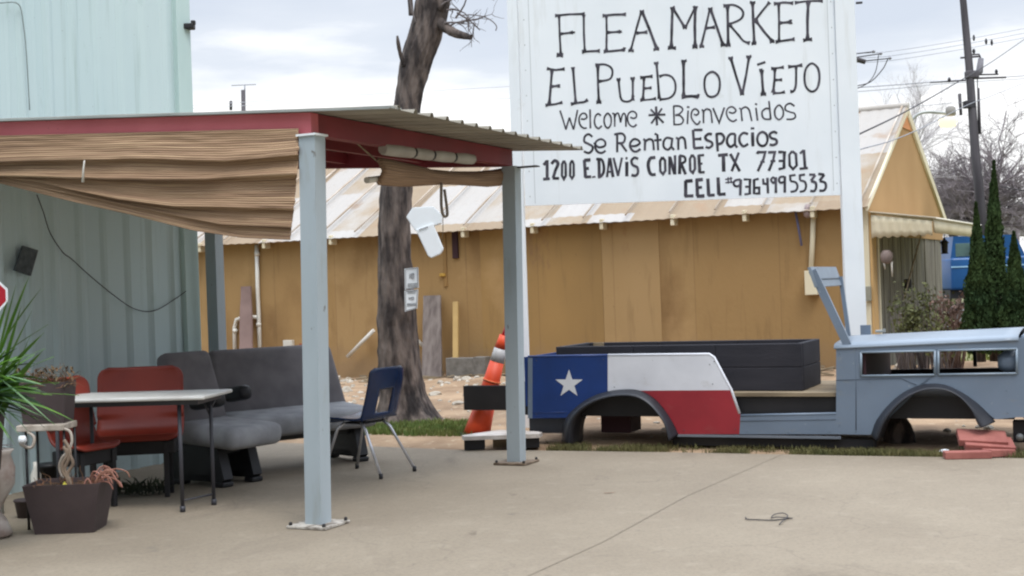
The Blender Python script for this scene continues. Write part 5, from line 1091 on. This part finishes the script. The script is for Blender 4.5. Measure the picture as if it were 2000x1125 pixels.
# ================================================================== BIG TREE
TZZ = 14.3; path = [(799, 848, 78), (796, 818, 58), (790, 780, 47), (784, 740, 43), (779, 690, 41), (776, 640, 39), (775, 600, 38), (772, 540, 34), (770, 470, 31), (772, 400, 31), (776, 350, 30), (786, 290, 28), (796, 200, 26), (808, 140, 30), (822, 90, 34), (838, 40, 34), (845, 0, 35), (852, -60, 33), (864, -140, 30)]
pth = [(P(x, y, TZZ), r*TZZ/F) for x, y, r in path]
t = thing('big_tree', 'thick rough-barked dead-limbed tree between the canopy and the shed', 'tree', (pth[0][0].x, pth[0][0].y, 0))
cp = smoothpts([p for p, r in pth], 14); rr = [v.x for v in smoothpts([(r, 0, 0) for p, r in pth], 14)]
b = MB(); NS_ = 90; vs = []
for i, p in enumerate(cp):
    for k in range(NS_):
        a = 2*PI*k/NS_; h = p.z; fl = max(0, 1-h/.45)
        r = rr[i]*(1+.07*noise.noise(Vector((math.cos(a)*1.6, math.sin(a)*1.6, h*1.1)))+.05*noise.noise(Vector((math.cos(a)*5, math.sin(a)*5, h*5)))+.11*abs(noise.noise(Vector((math.cos(a)*7, math.sin(a)*7, h*2.2+.4*noise.noise(Vector((a, h*6, 0)))))))+.05*noise.noise(Vector((math.cos(a)*15, math.sin(a)*15, h*11)))-.04+.30*fl*abs(math.sin(a*2.5+.6))*fl)
        vs.append((p.x+r*math.cos(a), p.y+r*math.sin(a)*.95, p.z))
b.add(vs, [(i*NS_+k, i*NS_+(k+1) % NS_, (i+1)*NS_+(k+1) % NS_, (i+1)*NS_+k) for i in range(len(cp)-1) for k in range(NS_)], True); b.build('trunk', M_bark, t)
def limb(name, pts, m=M_bark, n=9):
    q = [P(x, y, z) for x, y, z, r in pts]; r_ = [r*z/F for x, y, z, r in pts]; b = MB(); qs = smoothpts(q, 4); rs = [v.x for v in smoothpts([(x, 0, 0) for x in r_], 4)]
    rs = [x*(1+.12*noise.noise(Vector((i*.9, 3, 1)))) for i, x in enumerate(rs)]; b.tube(qs, rs, n); return b.build(name, m, t)
limb('branch', [(852, 38, 14.25, 12), (872, 55, 14.15, 10), (890, 65, 14.1, 9), (908, 70, 14.05, 7), (920, 73, 14.0, 5)])
limb('branch', [(790, 130, 14.2, 5), (782, 105, 14.15, 4), (778, 85, 14.1, 4), (776, 70, 14.1, 2)])
limb('branch', [(803, 30, 14.2, 5), (801, 0, 14.2, 5), (795, -40, 14.2, 4)])
limb('branch', [(855, 20, 14.2, 12), (880, -30, 14.2, 9), (915, -120, 14.3, 6), (930, -200, 14.3, 3)])
limb('branch', [(862, -130, 14.3, 30), (840, -260, 14.5, 20), (800, -400, 14.8, 10)], n=12); limb('branch', [(864, -130, 14.3, 26), (910, -280, 14.2, 16), (960, -420, 14.0, 8)], n=12)
def twigs(b, p, d, L_, r, depth, n=4):
    q = Vector(p); pts = [q.copy()]; d = Vector(d).normalized()
    for i in range(n): d = (d+Vector((random.gauss(0, .28), random.gauss(0, .2), random.gauss(0, .26)))).normalized(); q = q+d*L_/n; pts.append(q.copy())
    b.tube(pts, [r*(1-.55*i/n) for i in range(n+1)], 4 if r < .01 else 5, cap=False)
    if depth:
        for k in range(random.randint(2, 4)):
            j_ = random.randint(1, n); dd = (d+Vector((random.gauss(0, .7), random.gauss(0, .4), random.gauss(0, .7)))).normalized(); twigs(b, pts[j_], dd, L_*random.uniform(.5, .8), r*.55, depth-1, n)
b = MB()
for (x0, y0, x1, y1) in [(868, 45, 905, 20), (880, 50, 900, 10), (890, 35, 935, -5), (893, 25, 960, 35), (872, 20, 920, 0), (862, 10, 890, -20)]:
    a, c = P(x0, y0, 14.1), P(x1, y1, 14.1); twigs(b, a, c-a, (c-a).length, .012, 2)
b.tube(smoothpts([P(x, y, 14.1) for x, y in [(900, 30), (922, 29), (945, 33), (962, 42), (970, 52), (968, 60)]], 4), .006, 5)
b.tube(smoothpts([P(x, y, 14.1) for x, y in [(812, 45), (806, 25), (802, 10), (799, -10)]], 4), .01, 5)
b.build('twigs', M_twig, t)
# white bent duct hanging at the trunk + sign plates
cc = 13.75
t = thing('bent_duct', 'white bent plastic duct hanging askew beside the tree trunk', 'duct', P(830, 505, cc))
def slab3(name, pts, Y, dp, m, par):
    b = MB(); f = [P(x, y, Y) for x, y in pts]; o = Vector((0, dp, 0)); bm = bmesh.new(); vv = [bm.verts.new(v) for v in f]; fc = bm.faces.new(vv); ex = bmesh.ops.extrude_face_region(bm, geom=[fc])
    for g in ex['geom']:
        if isinstance(g, bmesh.types.BMVert): g.co += o
    bmesh.ops.bevel(bm, geom=list(bm.edges), offset=.007, segments=2, affect='EDGES'); bm.verts.index_update(); b.add([v.co.copy() for v in bm.verts], [[v.index for v in q.verts] for q in bm.faces], False); bm.free(); return b.build(name, m, par)
slab3('upper_section', [(793, 424), (806, 405), (846, 403), (862, 418), (862, 436), (812, 452)], cc, .16, M_white, t)
slab3('lower_section', [(812, 449), (845, 436), (866, 486), (860, 496), (842, 504), (836, 500)], cc-.02, .11, M_white, t)
b = MB(); b.tube([P(818, 449, cc-.03), P(836, 443, cc-.03)], .004, 4); b.build('seam', M_wire, t)
sx = 13.98
def plate(pts, lab, marks):
    o = [P(x, y, sx-.02) for x, y in pts]; t = thing('notice_sign', lab, 'sign', (sum(v.x for v in o)/4, sx-.02, min(v.z for v in o)), 0, 'small notice signs on the tree')
    b = MB(); off = Vector((0, .006, 0)); b.add(o+[v+off for v in o], [(0, 1, 2, 3), (7, 6, 5, 4), (0, 4, 5, 1), (1, 5, 6, 2), (2, 6, 7, 3), (3, 7, 4, 0)]); b.build('plate', M_white, t)
    b = MB()
    cxx = sum(p[0] for p in pts)/4; cyy = sum(p[1] for p in pts)/4; ins = [P(cxx+(p[0]-cxx)*.86, cyy+(p[1]-cyy)*.92, sx-.024) for p in pts]
    for p, q in zip(ins, ins[1:]+ins[:1]): b.tube([p, q], .0022, 4)
    b.build('border', M_wire, t)
    for k, (kind, x0, y0, x1, y1) in enumerate(marks):
        b = MB()
        if kind == 'NO':
            m_ = (x0+x1)/2; L1 = [(x0, y1), (x0, y0), (m_-1, y1), (m_-1, y0)]; L2 = [(m_+1, y0), (x1, y0), (x1, y1), (m_+1, y1), (m_+1, y0)]
            for Ls in (L1, L2): b.tube([P(x, y, sx-.026) for x, y in Ls], .0035, 4)
        else:
            for i in range(kind): yy = lerp(y0, y1, (i+.5)/kind); b.tube([P(x0, yy, sx-.026), P(x1, yy-1, sx-.026)], .0024, 4)
        b.build('lettering', mat('grey_print', RGB(120, 122, 128), scale=3), t)
plate([(791, 566), (790, 525), (817, 522), (818, 562)], 'upper small white notice reading NO on the tree trunk', [('NO', 800, 534, 808, 544), (3, 796, 553, 815, 561)])
plate([(791, 609), (790, 568), (817, 565), (815, 602)], 'lower small white notice with faint grey lines on the tree trunk', [(2, 796, 569, 812, 574), ('NO', 799, 580, 808, 585), (3, 795, 592, 813, 598)])
# old knot scars
# ================================================================== RIGHT BACKGROUND
def clump(b, place, n, s0, s1, vert=.5):
    for _ in range(n):
        x, y, z = place(); s_ = random.uniform(s0, s1); a = Vector((random.gauss(0, 1), random.gauss(0, 1), random.gauss(0, 1))).normalized(); u = (Vector((0, 0, 1))*vert+Vector((random.gauss(0, .5), random.gauss(0, .5), random.gauss(0, .5)))).normalized()
        r = a.cross(u).normalized(); p = Vector((x, y, z)); b.add([p-r*s_*.4, p+u*s_*.9, p+r*s_*.4, p-u*s_*.5], [(0, 1, 2, 3)])
def cypress(pxb, pyt, pyb, wpx, Y, lab, lean=0, seed=1):
    base = P(pxb, pyb, Y); top = P(pxb+lean, pyt, Y); base.z = max(-.1, base.z-.0) ; H = top.z-base.z; W = wpx/2*Y/F
    t = thing('cypress_tree', lab, 'tree', (base.x, base.y, base.z), 0, 'cypresses right of the porch'); b = MB()
    def pl_():
        v = random.random()**.9; prof = (1-v**1.7)**.9*(.5+.5*min(1, v*6+.2))*(.55+.45*(1-v)); rr_ = W*prof*(1+.25*noise.noise(Vector((v*9, seed, 0)))); a = random.uniform(0, 2*PI)
        rr_ *= (1+.42*noise.noise(Vector((math.cos(a)*2, math.sin(a)*2, v*10+seed)))); q = math.sqrt(random.uniform(.15, 1)); c = base.lerp(top, v)
        return c.x+rr_*q*math.cos(a), c.y+rr_*q*math.sin(a), c.z
    clump(b, pl_, 15000, .014, .045, 1.4); b.build('crown', M_cyp, t)
    b = MB(); b.tube([base-Vector((0, 0, .1)), base.lerp(top, .5), base.lerp(top, .9)], [.07, .04, .01], 8); b.build('trunk', M_bark, t)
cypress(1943, 316, 690, 76, 16.5, 'tallest dark cypress, middle of the three right of the porch', -2, 1)
cypress(1914, 398, 690, 74, 15.6, 'slender cypress left of the tallest, its tip at the awning corner', -8, 5)
cypress(1986, 455, 690, 80, 15.4, 'short broad cypress at the right frame edge', -6, 9)
def bush(px, pyt, pyb, wpx, Y, m, lab, n=900, s=(.02, .06), stems=16, cat='shrub', tall=1.0, tm=M_twig):
    c = P(px, (pyt+pyb)/2, Y); hz = (pyb-pyt)/2*Y/F; W = wpx/2*Y/F; t = thing('shrub', lab, cat, (c.x, c.y, max(-.05, c.z-hz-.2))); b = MB(); ends = []
    b2 = MB(); base = Vector((c.x, c.y, -.05))
    for i in range(stems):
        e_ = Vector((c.x+random.uniform(-1, 1)*W, c.y+random.uniform(-1, 1)*W*.8, c.z+random.uniform(-.3, 1)*hz)); mid = base.lerp(e_, .5)+Vector((random.gauss(0, .06), random.gauss(0, .06), .1))
        pts = smoothpts([base+Vector((random.gauss(0, .08), random.gauss(0, .08), 0)), mid, e_], 4); b2.tube(pts, [lerp(.014, .004, k/(len(pts)-1)) for k in range(len(pts))], 4, cap=False); ends += pts[5:]
    b2.build('stems', tm, t)
    def pl_():
        q = random.choice(ends); return q.x+random.gauss(0, W*.16), q.y+random.gauss(0, W*.16), q.z+random.gauss(0, hz*.14)
    if n: clump(b, pl_, n, *s); b.build('foliage', m, t)
bush(1800, 560, 680, 95, 16.6, M_olive, 'loose olive green shrub in front of the grey barn boards', 900, (.02, .06), 26)
bush(1862, 575, 680, 80, 16.2, M_brush, 'reddish brown dry bush between the olive shrub and the cypresses', 650, (.02, .05), 40, tm=M_brush)
bush(1840, 610, 700, 90, 15.8, M_olive, 'low olive weeds just behind the grey hood', 500, (.02, .05), 20)
bush(1760, 600, 690, 50, 16.4, M_olive, 'small sparse shrub at the corner of the barn boards', 450, (.02, .05), 12)
for (px, pyt, lab) in [(1777, 600, 'pale grey stump post by the olive shrub'), (1762, 612, 'shorter weathered stump post left of the pale one')]:
    a = P(px, pyt, 16.9); b = MB(); b.box((a.x, a.y, a.z/2), (.09, .07, a.z), bev=.01); tag(b.build('stump_post', M_greyplank if 'short' in lab else M_plank), lab, 'post')
p = P(1762, 652, 16.5); b = MB(); b.lathe([(.05, 0), (.07, .08), (.06, .1)], (p.x, p.y, p.z-.1), 12); tag(b.build('flower_pot', mat('pink_pot', RGB(190, 104, 100), scale=4)), 'small pink pot peeping over the hood by the barn boards', 'pot')
# blue truck beyond
Yt = 38.0
t = thing('parked_truck', 'blue pickup truck parked beyond the cypresses', 'truck', (P(1950, 600, Yt).x, Yt, -.22)); X0, X1 = P(1857, 500, Yt).x, P(2062, 500, Yt).x; zc = lambda py, px=1880: P(px, py, Yt).z
b = MB(); z_ = [zc(566), zc(503), zc(461)]
b.box(((X0+X1)/2, Yt+.9, (z_[0]+z_[1])/2), (X1-X0, 1.8, z_[1]-z_[0]), bev=.08); cabx = P(1925, 500, Yt).x
b.prism([(X0+.02, z_[1]-.05), (X1*.0+cabx+1.2, z_[1]-.05), (cabx+.9, z_[2]), (X0+.12, z_[2])], (0, Yt+1.7, 0), (1, 0, 0), (0, 0, 1), 1.6); b.build('body', M_truck, t)
b = MB(); b.box(((P(1868, 480, Yt).x+P(1896, 480, Yt).x)/2, Yt+.095, (zc(475)+zc(501))/2), (P(1896, 480, Yt).x-P(1868, 480, Yt).x, .02, zc(475)-zc(501)), bev=.005); b.build('window', M_glass, t)
b = MB(); b.box(((X0+X1)/2, Yt-.01, zc(521)), (X1-X0, .02, .04)); b.build('side_stripe', mat('pale_stripe', RGB(150, 190, 214), scale=3), t)
b = MB(); b.box(((X0+X1)/2-.3, Yt+.9, z_[0]-.12), (X1-X0-.6, 1.5, .25)); b.build('chassis', M_blackm, t)
for px in (1880, 2030):
    x = P(px, 560, Yt).x; b = MB(); b.tube([(x, Yt+.02, .16), (x, Yt+.27, .16)], .38, 22); w_ = b.build('wheel', M_rub, t); b = MB(); b.tube([(x, Yt+.0, .16), (x, Yt+.05, .16)], .2, 16); b.build('rim', M_galv, w_)
# overpass and far trees
b = MB(); Yo = 150; x0, x1 = P(1948, 440, Yo).x, P(2150, 440, Yo).x; z0, z1 = P(1980, 461, Yo).z, P(1980, 429, Yo).z
t = thing('overpass', 'pale concrete overpass far beyond the cypresses at the right edge', 'bridge', (x1, Yo, 0)); b.box(((x0+x1)/2+3, Yo, (z0+z1)/2), (x1-x0+6, 6, z1-z0)); b.build('deck', M_far, t)
b = MB(); b.box(((x0+x1)/2+3, Yo-3.1, z1+.4), (x1-x0+6, .2, .8)); b.build('parapet', mat('pale_parapet', RGB(182, 180, 180), scale=1), t)
for px in (1952, 2040): x = P(px, 440, Yo).x; b = MB(); b.box((x, Yo, z0/2), (1.4, 2, z0)); b.build('pier', M_far, t)
def fartree(px, pyt, pyb, wpx, Y, lab, m=M_treeline, n=2200, s=(.15, .5)):
    c = P(px, (pyt+pyb)/2, Y); hz = (pyb-pyt)/2*Y/F; W = wpx/2*Y/F; t = thing('far_tree', lab, 'tree', (c.x, c.y, -.25), 0, 'far trees on the skyline'); b = MB()
    cs_ = [(c.x+random.uniform(-.6, .6)*W, c.y+random.uniform(-.4, .4)*W, c.z+random.uniform(-.6, .5)*hz, random.uniform(.3, .5)) for _ in range(9)]
    def pl_():
        q = random.choice(cs_); v = Vector((random.gauss(0, 1), random.gauss(0, 1), random.gauss(0, 1))).normalized()*random.random()**.4*q[3]; return q[0]+v.x*W, q[1]+v.y*W, q[2]+v.z*hz*1.3
    clump(b, pl_, n, *s); b.build('crown', m, t); b = MB(); b.tube([(c.x, c.y, -.3), (c.x, c.y, c.z)], [.3, .12], 8); b.build('trunk', M_fartwig, t)
fartree(1985, 393, 432, 40, 170, 'small round grey green tree top above the overpass'); fartree(1812, 560, 640, 130, 60, 'dark far tree glimpsed behind the shrubs', M_olive, 1800, (.1, .35))
# bare winter trees
def bare(px, pyt, pyb, wpx, Y, lab, n, m, r0=.16, spread=.6, grp='bare winter trees behind the shed', dep=4):
    base = P(px, pyb, Y); top = P(px, pyt, Y); H = top.z-base.z; W = wpx/2*Y/F; t = thing('bare_tree', lab, 'tree', (base.x, base.y, -.25), 0, grp)
    b = MB(); b.tube([(base.x, base.y, -.3), (base.x+.1, base.y, base.z+H*.15)], [r0*1.6, r0], 8); b.build('trunk', m, t); b = MB()
    def rec(p, d, L_, r, k):
        q = p.copy(); pts = [q.copy()]
        for i in range(3):
            d = (d+Vector((random.gauss(0, .16), random.gauss(0, .1), random.gauss(0, .1)+.03))).normalized(); q = q+d*L_/3; pts.append(q.copy())
        b.tube(pts, [r, r*.85, r*.7, r*.5], 3, cap=False)
        if k:
            for _ in range(3 if k > 1 else 4): rec(pts[random.randint(1, 3)], (d+Vector((random.gauss(0, spread), random.gauss(0, spread*.6), random.gauss(0, spread*.6)))).normalized(), L_*random.uniform(.55, .85), r*.58, k-1)
    for i in range(n):
        u = (i+.5)/n*2-1+random.uniform(-.1, .1); dr = Vector((u*W*.8, random.uniform(-.5, .5)*W, H*random.uniform(.45, .8)*(1-.35*abs(u)))); rec(Vector((base.x, base.y, base.z+H*.02)), dr.normalized(), dr.length*.5, r0*.5, dep)
    b.build('crown', m, t)
bare(1930, 190, 470, 190, 70, 'dense grey bare tree behind the utility pole', 20, M_fartwig, .24, .75, dep=5)
bare(1860, 225, 470, 130, 74, 'bare tree rising just behind the gable end', 15, M_fartwig, .24, .75, dep=5)
bare(1765, 95, 420, 200, 60, 'tall sparse bare tree behind the shed roof by the sign', 10, mat('pale_twigs', RGB(190, 184, 186), scale=1), .1, .45, dep=5)
bare(1900, 285, 470, 170, 72, 'lower dense bare tree in front of the others by the pole', 16, M_fartwig, .26, .8, dep=5)
bare(1985, 290, 470, 70, 78, 'bare tree partly beyond the right frame edge', 6, M_fartwig, .1)
# utility pole and hardware
Yp = 45.0
def pp(px, py, Y=Yp): return P(px, py, Y)
bt = pp(1913, 470); t = thing('utility_pole', 'tall leaning wooden utility pole with transformer bracket at the right', 'utility pole', (bt.x+.3, bt.y, -.25))
b = MB(); b.tube([Vector((bt.x+.35, Yp, -.3)), pp(1905, 300), pp(1893, 130), pp(1882, 10), pp(1868, -130)], [.17, .155, .13, .115, .1], 12); b.build('pole', M_pole, t)
b = MB(); b.tube([pp(1876, 113), pp(1915, 110)], .035, 6); b.tube([pp(1893, 107), pp(1912, 106), pp(1917, 118)], .03, 6); b.build('bracket', M_pole, t)
b = MB(); b.tube([pp(1916, 114), pp(1913, 140), pp(1902, 150)], [.09, .12, .06], 10); b.build('transformer', mat('grey_transformer', RGB(128, 126, 132), scale=2), t)
b = MB(); b.box(pp(1898, 146), (.42, .3, .26), bev=.04); b.build('junction_case', M_pole, t)
b = MB(); b.tube([pp(1817, 161), pp(1886, 157)], .03, 6); b.tube([pp(1905, 146), pp(1950, 145)], .03, 6); b.tube([pp(1905, 153), pp(1965, 151)], .035, 6); b.build('crossarm', M_pole, t)
for px, py in ((1854, 156), (1946, 140), (1902, 100)): b = MB(); b.lathe([(.03, -.08), (.06, 0), (.03, .08)], pp(px, py), 8); b.build('insulator', M_wire, t)
b = MB(); b.box(pp(1893, 204), (.36, .3, .24), bev=.02); b.build('clamp', M_wire, t)
for px, y0, y1 in ((1874, 183, 225), (1911, 172, 262)): b = MB(); b.tube([pp(px, y0), pp(px+3, y1)], [.06 if px < 1900 else .04, .05], 6); b.build('cable_riser', M_pole, t)
b = MB(); b.tube([pp(1909, 152), pp(1911, 270)], .018, 5); b.build('cable_riser', M_wire, t)
def wire(pts, r, m, lab, n=4):
    b = MB(); b.tube(smoothpts([P(*p) for p in pts], 8), r, n, cap=False); tag(b.build('power_line', m), lab, 'cable')
wire([(1640, 280, 13.5), (1676, 263, 14), (1780, 212, 17.5), (1888, 150, 24), (1950, 112, 30), (2050, 42, 40)], .010, M_wire, 'thick dark service cable rising right from behind the sign to the pole')
wire([(1640, 310, 13.5), (1676, 293, 14), (1740, 275, 16), (1800, 250, 18), (1892, 204, 24), (1950, 182, 30), (2060, 138, 40)], .007, M_thinwire, 'lower grey service cable below the thick one')
for i, (ya, yb, lab) in enumerate([(108, 55, 'topmost of the three thin lines crossing the pole top'), (117, 64, 'middle of the three thin lines crossing the pole top'), (126, 73, 'lowest of the three thin lines crossing the pole top')]):
    wire([(1670, ya-4, 48), (1740, ya-8, 50), (1880, ya-30, 54), (2030, yb-5, 60)], .012, mat('faint_cable', RGB(176, 178, 188), scale=2), lab)
    b = MB(); p = P([1902, 1926, 1937][i], ya-[34, 36, 43][i], 54.8); b.lathe([(.03, -.12), (.06, 0), (.03, .12)], p, 6); tag(b.build('line_spacer', M_wire), ['small dark spacer hanging from the topmost thin line', 'small dark spacer hanging from the middle thin line', 'small dark spacer hanging from the lowest thin line'][i], 'spacer')
wire([(1660, 172, 40), (1760, 165, 42), (1850, 158, 45), (2030, 146, 50)], .014, M_thinwire, 'level thin line passing the pole crossarm')
wire([(1660, 180, 40), (1760, 172, 42), (1850, 163, 45), (2030, 152, 50)], .010, M_thinwire, 'faint thin line just under the level one')
wire([(1955, 365, 60), (2030, 377, 60)], .02, M_wire, 'short dark cable sloping down at the right edge above the overpass')
wire([(1655, 216, 30), (1780, 208, 34), (1880, 200, 45)], .008, M_thinwire, 'faint cable above the shed ridge')
wire([(370, 207, 60), (620, 190, 60), (1010, 168, 60)], .012, mat('faint_cable2', RGB(206, 208, 216), scale=2), 'upper faint cable above the canopy roof behind the tree')
wire([(370, 212, 60), (620, 200, 60), (1010, 208-16, 60)], .012, mat('faint_cable3', RGB(206, 208, 216), scale=2), 'lower faint cable above the canopy roof behind the tree')
# crossarm with wires at the right of the sign
Yq = 32
t = thing('pole_crossarm', 'dark crossarm end with insulators jutting from behind the sign', 'utility pole', P(1640, 560, Yq).xy.to_3d())
b = MB(); b.tube([Vector((P(1640, 560, Yq).x, Yq, -.2)), P(1632, 40, Yq)], .14, 8); b.build('pole', M_pole, t)
b = MB(); b.tube([P(1630, 105, Yq), P(1690, 121, Yq)], .06, 6); b.build('crossarm', M_pole, t)
for (pa, pb) in (((1672, 105), (1706, 101)), ((1672, 112), (1720, 105)), ((1690, 119), (1738, 114))):
    b = MB(); b.tube([P(*pa, Yq), P(*pb, Yq)], .014, 5); b.build('pin', M_wire, t)
    b = MB(); b.lathe([(.02, -.03), (.05, 0), (.02, .04)], P(*pb, Yq), 8); b.build('insulator', mat('pale_insulator', RGB(150, 148, 154), scale=3), t)
b = MB(); b.tube(smoothpts([P(x, y, Yq) for x, y in [(1734, 115), (1724, 135), (1700, 160), (1672, 168)]], 5), .012, 4); b.tube(smoothpts([P(x, y, Yq) for x, y in [(1716, 107), (1710, 140), (1695, 162), (1672, 174)]], 5), .01, 4); b.build('jumper_wire', M_wire, t)
b = MB(); b.tube([P(1672, 6, Yq), P(1684, 5, Yq)], .03, 6); b.build('pin', M_wire, t)
# lit street lamp
Yl = 30; t = thing('street_lamp', 'lit street lamp on a curved arm above the shed gable', 'street lamp', (P(1778, 560, Yl).x, Yl, -.2))
b = MB(); b.tube([Vector((P(1778, 560, Yl).x, Yl, -.25)), P(1776, 250, Yl)], .07, 8); b.build('pole', M_pole, t)
b = MB(); b.tube(smoothpts([P(x, y, Yl) for x, y in [(1778, 240), (1790, 225), (1808, 219), (1835, 220), (1848, 222)]], 5), .035, 6); b.build('arm', M_galv, t)
b = MB(); b.lathe([(.10, 0), (.12, .04), (.11, .18), (.05, .22)], P(1857, 226, Yl), 12); b.build('lamp_head', mat('lamp_housing', RGB(150, 146, 140), scale=3), t)
em = bpy.data.materials.new('lit_lamp_globe'); em.use_nodes = True; pb_ = em.node_tree.nodes['Principled BSDF']; pb_.inputs['Emission Color'].default_value = (1, .84, .50, 1); pb_.inputs['Emission Strength'].default_value = 1.35; pb_.inputs['Base Color'].default_value = (.1, .09, .06, 1)
b = MB(); b.lathe([(.05, -.22), (.15, -.19), (.19, -.10), (.18, -.02), (.10, 0)], P(1851, 231, Yl), 20, sx=1.05); b.build('globe', em, t)
# far utility pole at the left, above the canopy
Yf = 90; t = thing('far_utility_pole', 'tiny far utility pole above the canopy roof at the left', 'utility pole', (P(475, 560, Yf).x, Yf, -.3))
b = MB(); b.tube([Vector((P(480, 560, Yf).x, Yf, -.3)), P(475, 176, Yf)], .15, 8); b.build('pole', M_pole, t)
b = MB(); b.tube([P(452, 167, Yf), P(500, 165, Yf)], .03, 5); b.tube([P(478, 165, Yf), P(478, 180, Yf)], .04, 5); b.build('crossarm', M_thinwire, t)
b = MB(); b.tube([P(451, 197, Yf), P(451, 215, Yf)], .1, 6); b.build('insulator', M_pole, t)
# things lying on the slab
b = MB(); b.tube(smoothpts([G(x, y, .008) for x, y in [(1456, 1010), (1460, 1014), (1480, 1015), (1510, 1016), (1535, 1013), (1548, 1012)]], 4), .0035, 5)
b.tube(smoothpts([G(x, y, .012) for x, y in [(1545, 1012), (1520, 1010), (1507, 1011), (1512, 1005), (1528, 1002), (1538, 1006), (1536, 1012), (1528, 1018), (1522, 1024)]], 4), .003, 5); tag(b.build('wire_scrap', M_wire), 'tangled thin dark wire lying on the open concrete', 'wire')
b = MB(); p = G(1191, 964); ribbonleaf(b, p+Vector((-.04, 0, .006)), (1, .1, 0), .08, .012, 0); tag(b.build('fallen_leaf', M_dry), 'single dark dead leaf lying on the concrete', 'leaf')
# parcel of far ground cover behind the jeep windows
def fl():
    x = random.uniform(6.9, 11); y = random.uniform(15, 28); return x, y, -.05
b = MB(); blades(b, 5000, fl, .03, .14, .012); tag(b.build('lawn', mat('yellow_green_lawn', RGB(140, 140, 74), RGB(100, 112, 52), 1, .9), loc=(9, 20, 0)), 'rough yellow green lawn beyond the hood', 'grass', kind='stuff')
